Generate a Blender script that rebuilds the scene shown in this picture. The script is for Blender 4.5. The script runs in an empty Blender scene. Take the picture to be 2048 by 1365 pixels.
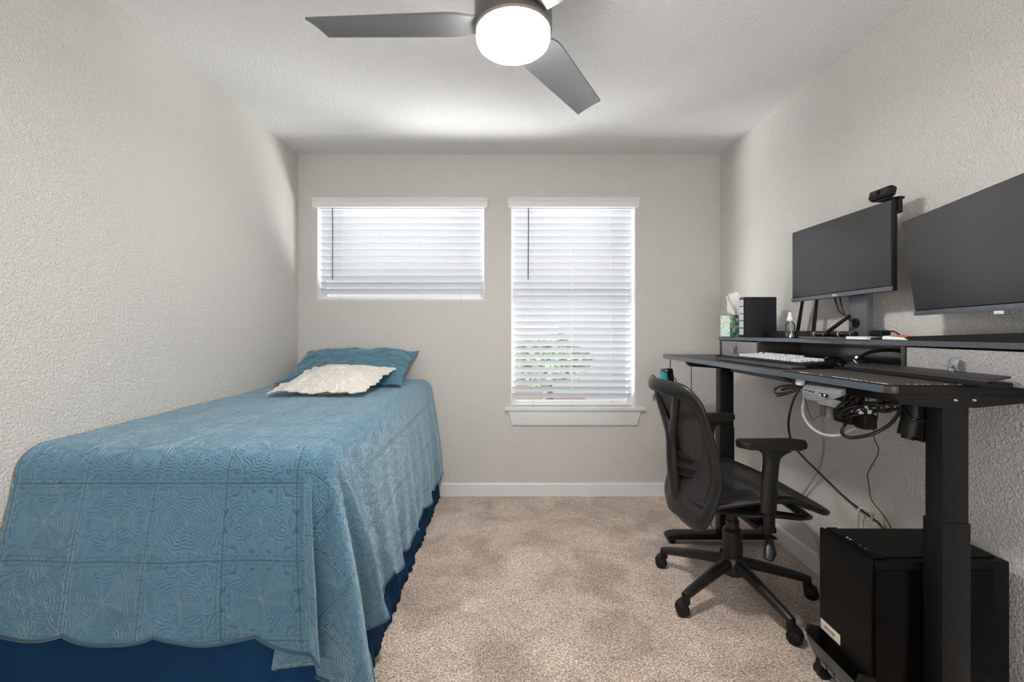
import bpy, bmesh, math, random
from math import sin, cos, pi, radians
from mathutils import Vector, Matrix, noise

random.seed(7)
S = bpy.context.scene
COL = S.collection

# ---------------------------------------------------------------- camera
H = 1.198            # eye height
F = 880.0            # focal length in pixels of the 2048 px wide frame
cam = bpy.data.objects.new('camera', bpy.data.cameras.new('camera'))
COL.objects.link(cam)
cam.data.sensor_width = 36.0
cam.data.lens = F / 2048 * 36
cam.data.shift_x = (1024 - 1013) / 2048
cam.data.shift_y = -(682.5 - 656.5) / 2048
cam.data.clip_start = 0.02
cam.location = (0, 0, H)
cam.rotation_euler = (pi / 2, 0, 0)
S.camera = cam

# ---------------------------------------------------------------- light
S.view_settings.view_transform = 'Standard'
S.view_settings.look = 'None'
S.view_settings.gamma = 1
S.view_settings.use_curve_mapping = False
S.view_settings.exposure = 0.0
S.cycles.use_denoising = True
S.cycles.max_bounces = 10
S.cycles.diffuse_bounces = 6
S.cycles.transparent_max_bounces = 16
S.cycles.sample_clamp_indirect = 4.0
S.cycles.caustics_reflective = False
S.cycles.caustics_refractive = False

W = bpy.data.worlds.new('sky')
S.world = W
W.use_nodes = True
bg = W.node_tree.nodes['Background']
bg.inputs[0].default_value = (0.95, 0.98, 1.0, 1)
bg.inputs[1].default_value = 0.95


def area(name, loc, target, sx, sy, power, color=(1, 1, 1)):
    l = bpy.data.lights.new(name, 'AREA')
    l.shape = 'RECTANGLE'
    l.size = sx
    l.size_y = sy
    l.energy = power
    l.color = color
    o = bpy.data.objects.new(name, l)
    COL.objects.link(o)
    o.location = loc
    o.rotation_euler = (Vector(target) - Vector(loc)).to_track_quat('-Z', 'Y').to_euler()
    return o


# sunlit ground outside throws light up through the blinds
area('pavement_bounce', (-0.2, 6.3, -1.1), (-0.2, 3.15, 1.6), 6.5, 1.4, 215, (1, 0.99, 0.98))
area('side_fill_east', (4.5, 5.0, -1.3), (0, 3.15, 1.6), 3.2, 2.4, 2300, (1, 0.99, 0.98))  # lamp added outside to brighten the left wall through the blinds
area('side_fill_west', (-4.5, 5.0, -1.3), (0, 3.15, 1.6), 3.2, 2.4, 2300, (1, 0.99, 0.98))  # its twin, added to brighten the right wall
area('daylight_window_wide', (-0.76, 4.5, 2.9), (-0.76, 3.15, 1.75), 1.6, 1.2, 16, (0.97, 0.99, 1))
area('daylight_window_tall', (0.48, 4.5, 2.7), (0.48, 3.15, 1.35), 1.3, 1.2, 16, (0.97, 0.99, 1))
# fill lamp added behind the camera, aimed at the ceiling to brighten the room
area('fill_behind', (0, -1.2, 1.2), (0, 0.3, 2.44), 1.8, 0.6, 48, (1, 0.99, 0.98))

# ---------------------------------------------------------------- room numbers
XL, XR = -1.489, 1.526
YB, YF = 3.143, -1.5
ZC = 2.439

# ================================================================ helpers
WO = {}          # world origin of every object made here


def tag(o, label=None, cat=None, group=None, kind=None):
    if label: o['label'] = label
    if cat: o['category'] = cat
    if group: o['group'] = group
    if kind: o['kind'] = kind
    return o


def thing(name, label, cat, loc, group=None):
    o = bpy.data.objects.new(name, None)
    COL.objects.link(o)
    o.location = loc
    o.empty_display_size = 0.05
    WO[o.name] = Vector(loc)
    return tag(o, label, cat, group)


def PY(x, y, Y):
    return Vector(((x - 1013) * Y / F, Y, H - (y - 656.5) * Y / F))


def PXp(x, y, X):
    Y = X * F / (x - 1013)
    return Vector((X, Y, H - (y - 656.5) * Y / F))


class MB:
    def __init__(s):
        s.bm = bmesh.new()
        s.uv = None

    def add(s, verts, faces):
        vs = [s.bm.verts.new(v) for v in verts]
        for f in faces:
            try:
                s.bm.faces.new([vs[i] for i in f])
            except ValueError:
                pass
        return vs

    def box(s, c, size, bev=0.0, rot=None, seg=2, taper=None):
        hx, hy, hz = size[0] / 2, size[1] / 2, size[2] / 2
        M = rot if rot is not None else Matrix.Identity(3)
        b = bmesh.new()
        r = bmesh.ops.create_cube(b, size=1.0)
        for v in b.verts:
            k = 1.0
            if taper and v.co.z < 0:
                k = taper
            v.co = Vector((v.co.x * 2 * hx * k, v.co.y * 2 * hy * k, v.co.z * 2 * hz))
        if bev > 0:
            bmesh.ops.bevel(b, geom=list(b.edges), offset=min(bev, hx * .95, hy * .95, hz * .95), segments=seg, profile=0.6, affect='EDGES')
        c = Vector(c)
        b.verts.index_update()
        s.add([M @ v.co + c for v in b.verts], [[v.index for v in f.verts] for f in b.faces])
        b.free()
        return s

    def b2(s, a, b, bev=0.0, seg=2):
        a = Vector(a); b = Vector(b)
        return s.box((a + b) / 2, [abs(q) for q in (b - a)], bev, None, seg)

    def tube(s, pts, r, n=8, closed=False, sx=1.0, up=None, caps=True):
        """sweep of a circle (or an ellipse sx wide) along pts; r number or list"""
        pts = [Vector(p) for p in pts]
        m = len(pts)
        if not hasattr(r, '__len__'): r = [r] * m
        if not hasattr(sx, '__len__'): sx = [sx] * m
        vs = []
        prev = None
        for i, p in enumerate(pts):
            if closed:
                t = pts[(i + 1) % m] - pts[i - 1]
            else:
                t = pts[min(i + 1, m - 1)] - pts[max(i - 1, 0)]
            if t.length < 1e-9: t = Vector((0, 0, 1))
            t.normalize()
            if up is not None:
                u = Vector(up[i] if isinstance(up, list) else up)
                u = u - t * u.dot(t)
            elif prev is None:
                u = Vector((0, 0, 1)) if abs(t.z) < .9 else Vector((1, 0, 0))
                u = u - t * u.dot(t)
            else:
                u = prev - t * prev.dot(t)
            u.normalize()
            prev = u
            w = t.cross(u)
            ring = []
            for k in range(n):
                a = 2 * pi * k / n
                ring.append(s.bm.verts.new(p + u * (cos(a) * r[i]) + w * (sin(a) * r[i] * sx[i])))
            vs.append(ring)
        for i in range(m if closed else m - 1):
            A, B = vs[i], vs[(i + 1) % m]
            for k in range(n):
                s.bm.faces.new((A[k], A[(k + 1) % n], B[(k + 1) % n], B[k]))
        if not closed and caps:
            s.bm.faces.new(vs[0][::-1])
            s.bm.faces.new(vs[-1])
        return s

    def cyl(s, p, q, r, r2=None, n=24):
        return s.tube([p, q], [r, r if r2 is None else r2], n)

    def lathe(s, c, prof, n=28, axis=Vector((0, 0, 1))):
        c = Vector(c)
        q = Vector((0, 0, 1)).rotation_difference(Vector(axis).normalized()).to_matrix()
        rings = []
        for (r, z) in prof:
            rings.append([s.bm.verts.new(c + q @ Vector((max(r, 1e-5) * cos(2 * pi * k / n), max(r, 1e-5) * sin(2 * pi * k / n), z))) for k in range(n)])
        for A, B in zip(rings, rings[1:]):
            for k in range(n):
                s.bm.faces.new((A[k], A[(k + 1) % n], B[(k + 1) % n], B[k]))
        if prof[0][0] > 1e-4: s.bm.faces.new(rings[0][::-1])
        if prof[-1][0] > 1e-4: s.bm.faces.new(rings[-1])
        return s

    def prism(s, poly, vec, bev=0):
        """poly: list of 3D points in a plane, extruded by vec"""
        b = bmesh.new()
        vec = Vector(vec)
        A = [b.verts.new(Vector(p)) for p in poly]
        B = [b.verts.new(Vector(p) + vec) for p in poly]
        b.faces.new(A[::-1]); b.faces.new(B)
        n = len(poly)
        for i in range(n):
            b.faces.new((A[i], A[(i + 1) % n], B[(i + 1) % n], B[i]))
        if bev:
            bmesh.ops.bevel(b, geom=list(b.edges), offset=bev, segments=2, profile=.6, affect='EDGES')
        b.verts.index_update()
        s.add([v.co.copy() for v in b.verts], [[v.index for v in f.verts] for f in b.faces])
        b.free()
        return s

    def grid(s, fn, nu, nv, thick=0.0, uvs=1.0):
        """surface fn(u,v)->Vector; optional solid thickness along the normal"""
        P = [[fn(i / nu, j / nv) for j in range(nv + 1)] for i in range(nu + 1)]
        if s.uv is None: s.uv = s.bm.loops.layers.uv.new('UVMap')
        V = [[s.bm.verts.new(p) for p in row] for row in P]
        def face(vl, uvl):
            try:
                f = s.bm.faces.new(vl)
            except ValueError:
                return
            for l, q in zip(f.loops, uvl): l[s.uv].uv = q
        for i in range(nu):
            for j in range(nv):
                face((V[i][j], V[i + 1][j], V[i + 1][j + 1], V[i][j + 1]),
                     ((i / nu, j / nv), ((i + 1) / nu, j / nv), ((i + 1) / nu, (j + 1) / nv), (i / nu, (j + 1) / nv)))
        if thick:
            N = []
            for i in range(nu + 1):
                row = []
                for j in range(nv + 1):
                    a = P[min(i + 1, nu)][j] - P[max(i - 1, 0)][j]
                    b = P[i][min(j + 1, nv)] - P[i][max(j - 1, 0)]
                    n_ = a.cross(b)
                    if n_.length > 0: n_.normalize()
                    row.append(n_)
                N.append(row)
            Q = [[s.bm.verts.new(P[i][j] - N[i][j] * thick) for j in range(nv + 1)] for i in range(nu + 1)]
            for i in range(nu):
                for j in range(nv):
                    face((Q[i][j], Q[i][j + 1], Q[i + 1][j + 1], Q[i + 1][j]), ((i / nu, j / nv),) * 4)
            for i in range(nu):
                s.bm.faces.new((V[i][0], Q[i][0], Q[i + 1][0], V[i + 1][0]))
                s.bm.faces.new((V[i][nv], V[i + 1][nv], Q[i + 1][nv], Q[i][nv]))
            for j in range(nv):
                s.bm.faces.new((V[0][j], V[0][j + 1], Q[0][j + 1], Q[0][j]))
                s.bm.faces.new((V[nu][j], Q[nu][j], Q[nu][j + 1], V[nu][j + 1]))
        return s

    def build(s, name, m, parent=None, smooth=35, origin=None):
        bm = s.bm
        bmesh.ops.recalc_face_normals(bm, faces=bm.faces)
        me = bpy.data.meshes.new(name)
        if parent is not None:
            org = WO[parent.name]
        else:
            if origin is None:
                xs = [v.co for v in bm.verts]
                mn = [min(v[k] for v in xs) for k in range(3)]
                mx = [max(v[k] for v in xs) for k in range(3)]
                origin = ((mn[0] + mx[0]) / 2, (mn[1] + mx[1]) / 2, mn[2])
            org = Vector(origin)
        for v in bm.verts: v.co -= org
        bm.to_mesh(me)
        bm.free()
        if smooth:
            for p in me.polygons: p.use_smooth = True
            if smooth < 180:
                me.set_sharp_from_angle(angle=radians(smooth))
        me.materials.append(m)
        o = bpy.data.objects.new(name, me)
        COL.objects.link(o)
        if parent is not None:
            o.parent = parent
        else:
            o.location = org
        WO[o.name] = Vector(org)
        return o


def spline(pts, n=8, closed=False):
    """Catmull-Rom through pts (any dimension tuple/Vector)"""
    pts = [Vector(p) for p in pts]
    m = len(pts)
    out = []
    rng = range(m) if closed else range(m - 1)
    for i in rng:
        if closed:
            p0, p1, p2, p3 = pts[i - 1], pts[i], pts[(i + 1) % m], pts[(i + 2) % m]
        else:
            p0, p1, p2, p3 = pts[max(i - 1, 0)], pts[i], pts[i + 1], pts[min(i + 2, m - 1)]
        for k in range(n):
            t = k / n
            out.append(0.5 * ((2 * p1) + (p2 - p0) * t + (2 * p0 - 5 * p1 + 4 * p2 - p3) * t * t + (3 * p1 - p0 - 3 * p2 + p3) * t ** 3))
    if not closed: out.append(pts[-1])
    return out


def text_mesh(txt, size, depth, name, m, parent, origin, xdir, ydir, align='CENTER'):
    cu = bpy.data.curves.new(name, 'FONT')
    cu.body = txt
    cu.size = size
    cu.extrude = depth
    cu.align_x = align
    cu.align_y = 'CENTER'
    tmp = bpy.data.objects.new('tmp_text', cu)
    COL.objects.link(tmp)
    dg = bpy.context.evaluated_depsgraph_get()
    dg.update()
    me = bpy.data.meshes.new_from_object(tmp.evaluated_get(dg))
    bpy.data.objects.remove(tmp)
    x = Vector(xdir).normalized(); y = Vector(ydir).normalized(); z = x.cross(y)
    M = Matrix((x, y, z)).transposed()
    po = WO[parent.name]
    for v in me.vertices: v.co = M @ v.co + Vector(origin) - po
    me.materials.clear()
    me.materials.append(m)
    o = bpy.data.objects.new(name, me)
    COL.objects.link(o)
    o.parent = parent
    WO[o.name] = Vector(po)
    return o


# ================================================================ materials
def new_mat(name):
    m = bpy.data.materials.new(name)
    m.use_nodes = True
    nt = m.node_tree
    b = nt.nodes['Principled BSDF']
    return m, nt, b


def L(nt, a, b): nt.links.new(a, b)


def node(nt, t, **kw):
    n = nt.nodes.new(t)
    for k, v in kw.items():
        if k.startswith('i_'):
            key = k[2:]
            n.inputs[int(key) if key.isdigit() else key.replace('_', ' ')].default_value = v
        else:
            setattr(n, k, v)
    return n


def mat(name, col, rough=.5, metal=0.0, bump=None, var=0.0, vscale=8, spec=None, coat=0, sheen=0):
    """plain procedural material: noise varies the colour a little, optional noise bump (scale, strength, dist)"""
    m, nt, b = new_mat(name)
    c4 = (*col, 1)
    b.inputs['Base Color'].default_value = c4
    b.inputs['Roughness'].default_value = rough
    b.inputs['Metallic'].default_value = metal
    if spec is not None: b.inputs['Specular IOR Level'].default_value = spec
    if coat: b.inputs['Coat Weight'].default_value = coat
    if sheen:
        b.inputs['Sheen Weight'].default_value = sheen
    tc = node(nt, 'ShaderNodeTexCoord')
    if var:
        n = node(nt, 'ShaderNodeTexNoise', i_Scale=vscale, i_Detail=4.0)
        L(nt, tc.outputs['Object'], n.inputs['Vector'])
        mx = node(nt, 'ShaderNodeMix', data_type='RGBA')
        mx.inputs[6].default_value = (*[c * (1 - var) for c in col], 1)
        mx.inputs[7].default_value = (*[min(1, c * (1 + var)) for c in col], 1)
        L(nt, n.outputs['Fac'], mx.inputs[0])
        L(nt, mx.outputs[2], b.inputs['Base Color'])
    if bump:
        n = node(nt, 'ShaderNodeTexNoise', i_Scale=bump[0], i_Detail=3.0)
        L(nt, tc.outputs['Object'], n.inputs['Vector'])
        bp = node(nt, 'ShaderNodeBump', i_Strength=bump[1], i_Distance=bump[2])
        L(nt, n.outputs['Fac'], bp.inputs['Height'])
        L(nt, bp.outputs['Normal'], b.inputs['Normal'])
    return m


def wall_mat(name, col, scale=75, dist=0.0035, strength=.55):
    m, nt, b = new_mat(name)
    b.inputs['Base Color'].default_value = (*col, 1)
    b.inputs['Roughness'].default_value = .75
    b.inputs['Specular IOR Level'].default_value = .25
    g = node(nt, 'ShaderNodeNewGeometry')
    n = node(nt, 'ShaderNodeTexNoise', i_Scale=scale, i_Detail=2.5, i_Roughness=.55, i_Distortion=.6)
    L(nt, g.outputs['Position'], n.inputs['Vector'])
    r = node(nt, 'ShaderNodeValToRGB')
    r.color_ramp.elements[0].position = .36
    r.color_ramp.elements[1].position = .64
    L(nt, n.outputs['Fac'], r.inputs[0])
    bp = node(nt, 'ShaderNodeBump', i_Strength=strength, i_Distance=dist)
    L(nt, r.outputs[0], bp.inputs['Height'])
    L(nt, bp.outputs['Normal'], b.inputs['Normal'])
    return m


def carpet_mat():
    m, nt, b = new_mat('carpet pile')
    b.inputs['Roughness'].default_value = .95
    b.inputs['Specular IOR Level'].default_value = .1
    b.inputs['Sheen Weight'].default_value = .25
    g = node(nt, 'ShaderNodeNewGeometry')
    fine = node(nt, 'ShaderNodeTexNoise', i_Scale=160.0, i_Detail=4.0, i_Roughness=.75, i_Distortion=.8)
    mid = node(nt, 'ShaderNodeTexNoise', i_Scale=34.0, i_Detail=3.0, i_Roughness=.6)
    big = node(nt, 'ShaderNodeTexNoise', i_Scale=3.6, i_Detail=4.0, i_Roughness=.6, i_Distortion=.7)
    for n in (fine, mid, big): L(nt, g.outputs['Position'], n.inputs['Vector'])
    r = node(nt, 'ShaderNodeValToRGB')
    e = r.color_ramp.elements
    e[0].position = .40; e[0].color = (.17, .15, .115, 1)
    e[1].position = .60; e[1].color = (.90, .75, .65, 1)
    k = e.new(.5); k.color = (.50, .40, .335, 1)
    L(nt, fine.outputs['Fac'], r.inputs[0])
    r2 = node(nt, 'ShaderNodeValToRGB')
    r2.color_ramp.elements[0].position = .35; r2.color_ramp.elements[0].color = (.74, .72, .70, 1)
    r2.color_ramp.elements[1].position = .68; r2.color_ramp.elements[1].color = (1.25, 1.25, 1.25, 1)
    L(nt, big.outputs['Fac'], r2.inputs[0])
    mx = node(nt, 'ShaderNodeMix', data_type='RGBA', blend_type='MULTIPLY')
    mx.inputs[0].default_value = 1
    L(nt, r.outputs[0], mx.inputs[6]); L(nt, r2.outputs[0], mx.inputs[7])
    L(nt, mx.outputs[2], b.inputs['Base Color'])
    ad = node(nt, 'ShaderNodeMath', operation='MULTIPLY_ADD')
    ad.inputs[1].default_value = .6
    L(nt, mid.outputs['Fac'], ad.inputs[0]); L(nt, fine.outputs['Fac'], ad.inputs[2])
    bp = node(nt, 'ShaderNodeBump', i_Strength=.55, i_Distance=.006)
    L(nt, ad.outputs[0], bp.inputs['Height'])
    L(nt, bp.outputs['Normal'], b.inputs['Normal'])
    return m


def quilt_mat():
    m, nt, b = new_mat('quilted cotton')
    uv = node(nt, 'ShaderNodeUVMap', uv_map='UVMap')
    sep = node(nt, 'ShaderNodeSeparateXYZ')
    L(nt, uv.outputs[0], sep.inputs[0])

    def mth(op, a, bb=None, c=None):
        n = node(nt, 'ShaderNodeMath', operation=op)
        for i, q in enumerate((a, bb, c)):
            if q is None: continue
            if isinstance(q, (int, float)): n.inputs[i].default_value = q
            else: L(nt, q, n.inputs[i])
        return n.outputs[0]
    u, v = sep.outputs[0], sep.outputs[1]
    BL = .21                                    # one quilted block
    pu = mth('PINGPONG', u, BL / 2)
    pv = mth('PINGPONG', v, BL / 2)
    # mirrored coordinates -> paisley and medallion outlines, echoed by rings of stitches
    cb = node(nt, 'ShaderNodeCombineXYZ')
    L(nt, pu, cb.inputs[0]); L(nt, pv, cb.inputs[1])
    # add the block number so that blocks differ
    fu = mth('FLOOR', mth('DIVIDE', u, BL * 2)); fv = mth('FLOOR', mth('DIVIDE', v, BL * 2))
    L(nt, mth('MULTIPLY', mth('ADD', fu, mth('MULTIPLY', fv, 3.0)), .37), cb.inputs[2])
    vo = node(nt, 'ShaderNodeTexVoronoi', i_Scale=22.0, i_Randomness=.9)
    L(nt, cb.outputs[0], vo.inputs['Vector'])
    nz = node(nt, 'ShaderNodeTexNoise', i_Scale=30.0, i_Detail=1.0)
    L(nt, cb.outputs[0], nz.inputs['Vector'])
    dist = mth('ADD', vo.outputs['Distance'], mth('MULTIPLY', nz.outputs['Fac'], .35))
    ring = mth('ABSOLUTE', mth('SINE', mth('MULTIPLY', dist, 15.0)))
    ring = mth('POWER', ring, .55)
    # medallion in the middle of each block: angle-modulated radius
    du = mth('SUBTRACT', pu, BL / 2); dv = mth('SUBTRACT', pv, BL / 2)
    rad = mth('SQRT', mth('ADD', mth('MULTIPLY', du, du), mth('MULTIPLY', dv, dv)))
    ang = mth('ARCTAN2', dv, du)
    rr = mth('ADD', rad, mth('MULTIPLY', mth('COSINE', mth('MULTIPLY', ang, 8.0)), .0045))
    ring2 = mth('POWER', mth('ABSOLUTE', mth('SINE', mth('MULTIPLY', rr, 300.0))), .55)
    par = mth('ABSOLUTE', mth('MODULO', mth('ADD', mth('FLOOR', mth('DIVIDE', u, BL)), mth('FLOOR', mth('DIVIDE', v, BL))), 2.0))
    inside = mth('LESS_THAN', mth('ADD', rr, mth('MULTIPLY', par, .034)), .078)
    mix = node(nt, 'ShaderNodeMix', data_type='FLOAT')
    L(nt, inside, mix.inputs[0]); L(nt, ring, mix.inputs[2]); L(nt, ring2, mix.inputs[3])
    # straight double seams between blocks
    sm = mth('MINIMUM', pu, pv)
    seam = node(nt, 'ShaderNodeMapRange', i_1=.0, i_2=.0035, i_3=0.0, i_4=1.0)
    L(nt, sm, seam.inputs[0])
    sm2 = mth('ABSOLUTE', mth('SUBTRACT', sm, .012))
    seam2 = node(nt, 'ShaderNodeMapRange', i_1=.0, i_2=.002, i_3=.35, i_4=1.0)
    L(nt, sm2, seam2.inputs[0])
    h = mth('MULTIPLY', mth('MULTIPLY', mix.outputs[0], seam.outputs[0]), seam2.outputs[0])
    fine = node(nt, 'ShaderNodeTexNoise', i_Scale=240.0, i_Detail=2.0)
    L(nt, uv.outputs[0], fine.inputs['Vector'])
    h2 = mth('ADD', h, mth('MULTIPLY', fine.outputs['Fac'], .5))
    bp = node(nt, 'ShaderNodeBump', i_Strength=.8, i_Distance=.004)
    L(nt, h2, bp.inputs['Height'])
    L(nt, bp.outputs['Normal'], b.inputs['Normal'])
    big = node(nt, 'ShaderNodeTexNoise', i_Scale=3.0, i_Detail=3.0)
    L(nt, uv.outputs[0], big.inputs['Vector'])
    r = node(nt, 'ShaderNodeMix', data_type='RGBA')
    r.inputs[6].default_value = (.052, .148, .222, 1)
    r.inputs[7].default_value = (.085, .195, .275, 1)
    L(nt, big.outputs['Fac'], r.inputs[0])
    # shade in the stitch creases is painted in as darker blue
    r3 = node(nt, 'ShaderNodeMix', data_type='RGBA', blend_type='MULTIPLY')
    cr = node(nt, 'ShaderNodeMapRange', i_1=.0, i_2=.62, i_3=.40, i_4=1.08)
    L(nt, h, cr.inputs[0])
    cc = node(nt, 'ShaderNodeCombineColor')
    for i in range(3): L(nt, cr.outputs[0], cc.inputs[i])
    r3.inputs[0].default_value = 1
    L(nt, r.outputs[2], r3.inputs[6]); L(nt, cc.outputs[0], r3.inputs[7])
    L(nt, r3.outputs[2], b.inputs['Base Color'])
    b.inputs['Roughness'].default_value = .8
    b.inputs['Sheen Weight'].default_value = .68
    b.inputs['Sheen Roughness'].default_value = .42
    b.inputs['Sheen Tint'].default_value = (.72, .9, 1.0, 1)
    return m


def slat_mat():
    m, nt, b = new_mat('white blind slats')
    b.inputs['Base Color'].default_value = (.78, .79, .81, 1)
    b.inputs['Roughness'].default_value = .45
    tr = node(nt, 'ShaderNodeBsdfTranslucent')
    tr.inputs[0].default_value = (.9, .92, .96, 1)
    mx = node(nt, 'ShaderNodeMixShader')
    mx.inputs[0].default_value = .28
    out = nt.nodes['Material Output']
    L(nt, b.outputs[0], mx.inputs[1]); L(nt, tr.outputs[0], mx.inputs[2])
    L(nt, mx.outputs[0], out.inputs[0])
    return m


def glass_mat(name, tint=(1, 1, 1), alpha=.12, rough=.02):
    m, nt, b = new_mat(name)
    b.inputs['Base Color'].default_value = (*tint, 1)
    b.inputs['Roughness'].default_value = rough
    tr = node(nt, 'ShaderNodeBsdfTransparent')
    tr.inputs[0].default_value = (*tint, 1)
    lw = node(nt, 'ShaderNodeLayerWeight', i_Blend=.25)
    gl = node(nt, 'ShaderNodeBsdfGlossy')
    gl.inputs['Roughness'].default_value = rough
    mx = node(nt, 'ShaderNodeMixShader')
    mr = node(nt, 'ShaderNodeMapRange', i_3=alpha * .3, i_4=min(1, alpha * 5))
    L(nt, lw.outputs['Fresnel'], mr.inputs[0])
    L(nt, mr.outputs[0], mx.inputs[0])
    L(nt, tr.outputs[0], mx.inputs[1]); L(nt, gl.outputs[0], mx.inputs[2])
    L(nt, mx.outputs[0], nt.nodes['Material Output'].inputs[0])
    return m


def mesh_fabric_mat(name, see=.3):
    """woven chair net: threads opaque, small holes transparent"""
    m, nt, b = new_mat(name)
    b.inputs['Base Color'].default_value = (.018, .016, .016, 1)
    b.inputs['Roughness'].default_value = .6
    uv = node(nt, 'ShaderNodeUVMap', uv_map='UVMap')
    mp = node(nt, 'ShaderNodeMapping')
    mp.inputs['Scale'].default_value = (110, 110, 110)
    L(nt, uv.outputs[0], mp.inputs[0])
    br = node(nt, 'ShaderNodeTexBrick', offset=.5)
    br.inputs['Scale'].default_value = 1.0
    br.inputs['Mortar Size'].default_value = .2
    br.inputs['Mortar Smooth'].default_value = .0
    br.inputs['Brick Width'].default_value = 1.0
    br.inputs['Row Height'].default_value = .6
    L(nt, mp.outputs[0], br.inputs['Vector'])
    tr = node(nt, 'ShaderNodeBsdfTransparent')
    mx = node(nt, 'ShaderNodeMixShader')
    mr = node(nt, 'ShaderNodeMapRange', i_3=1 - see * 1.9, i_4=1.0)
    L(nt, br.outputs['Fac'], mr.inputs[0])
    L(nt, mr.outputs[0], mx.inputs[0])
    L(nt, tr.outputs[0], mx.inputs[1]); L(nt, b.outputs[0], mx.inputs[2])
    L(nt, mx.outputs[0], nt.nodes['Material Output'].inputs[0])
    return m


def emit_mat(name, col, strength):
    m, nt, b = new_mat(name)
    b.inputs['Base Color'].default_value = (.9, .88, .84, 1)
    b.inputs['Roughness'].default_value = .35
    b.inputs['Emission Color'].default_value = (*col, 1)
    b.inputs['Emission Strength'].default_value = strength
    return m


def tissue_mat():
    m, nt, b = new_mat('printed tissue carton')
    tc = node(nt, 'ShaderNodeTexCoord')
    n = node(nt, 'ShaderNodeTexNoise', i_Scale=24.0, i_Detail=1.0, i_Distortion=2.2)
    L(nt, tc.outputs['Object'], n.inputs['Vector'])
    r = node(nt, 'ShaderNodeValToRGB')
    r.color_ramp.interpolation = 'CONSTANT'
    e = r.color_ramp.elements
    e[0].position = 0; e[0].color = (.02, .05, .09, 1)
    e[1].position = .38; e[1].color = (.03, .20, .12, 1)
    for p, c in ((.46, (.10, .36, .27, 1)), (.52, (.05, .17, .13, 1)), (.57, (.62, .24, .08, 1)), (.63, (.80, .55, .40, 1)), (.69, (.08, .3, .2, 1))):
        q = e.new(p); q.color = c
    L(nt, n.outputs['Fac'], r.inputs[0])
    L(nt, r.outputs[0], b.inputs['Base Color'])
    b.inputs['Roughness'].default_value = .5
    return m


def tissue_side_mat():
    m, nt, b = new_mat('printed pale carton side')
    tc = node(nt, 'ShaderNodeTexCoord')
    n = node(nt, 'ShaderNodeTexNoise', i_Scale=30.0, i_Detail=1.0, i_Distortion=2.0)
    L(nt, tc.outputs['Object'], n.inputs['Vector'])
    r = node(nt, 'ShaderNodeValToRGB')
    r.color_ramp.interpolation = 'CONSTANT'
    e = r.color_ramp.elements
    e[0].position = 0; e[0].color = (.22, .45, .30, 1)
    e[1].position = .40; e[1].color = (.72, .88, .60, 1)
    for p, c in ((.47, (.85, .95, .85, 1)), (.55, (.62, .70, .88, 1)), (.61, (.80, .92, .66, 1)), (.67, (.35, .62, .5, 1))):
        q = e.new(p); q.color = c
    L(nt, n.outputs['Fac'], r.inputs[0])
    L(nt, r.outputs[0], b.inputs['Base Color'])
    return m


def weave_mat(name, c1, c2, scale=420):
    m, nt, b = new_mat(name)
    tc = node(nt, 'ShaderNodeTexCoord')
    n = node(nt, 'ShaderNodeTexNoise', i_Scale=float(scale), i_Detail=2.0)
    mp = node(nt, 'ShaderNodeMapping')
    mp.inputs['Scale'].default_value = (1, 1, .5)
    L(nt, tc.outputs['Object'], mp.inputs[0]); L(nt, mp.outputs[0], n.inputs['Vector'])
    r = node(nt, 'ShaderNodeValToRGB')
    r.color_ramp.elements[0].position = .38; r.color_ramp.elements[0].color = (*c1, 1)
    r.color_ramp.elements[1].position = .62; r.color_ramp.elements[1].color = (*c2, 1)
    L(nt, n.outputs['Fac'], r.inputs[0]); L(nt, r.outputs[0], b.inputs['Base Color'])
    bp = node(nt, 'ShaderNodeBump', i_Strength=.5, i_Distance=.002)
    L(nt, n.outputs['Fac'], bp.inputs['Height']); L(nt, bp.outputs['Normal'], b.inputs['Normal'])
    b.inputs['Roughness'].default_value = .9
    return m


def lace_mat():
    m, nt, b = new_mat('ivory embroidered cotton')
    b.inputs['Base Color'].default_value = (.80, .76, .70, 1)
    b.inputs['Roughness'].default_value = .8
    uv = node(nt, 'ShaderNodeUVMap', uv_map='UVMap')
    vo = node(nt, 'ShaderNodeTexVoronoi', i_Scale=13.0)
    L(nt, uv.outputs[0], vo.inputs['Vector'])
    s1 = node(nt, 'ShaderNodeMath', operation='MULTIPLY'); s1.inputs[1].default_value = 26
    L(nt, vo.outputs['Distance'], s1.inputs[0])
    s2 = node(nt, 'ShaderNodeMath', operation='SINE'); L(nt, s1.outputs[0], s2.inputs[0])
    bp = node(nt, 'ShaderNodeBump', i_Strength=.55, i_Distance=.006)
    L(nt, s2.outputs[0], bp.inputs['Height']); L(nt, bp.outputs['Normal'], b.inputs['Normal'])
    return m


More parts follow.
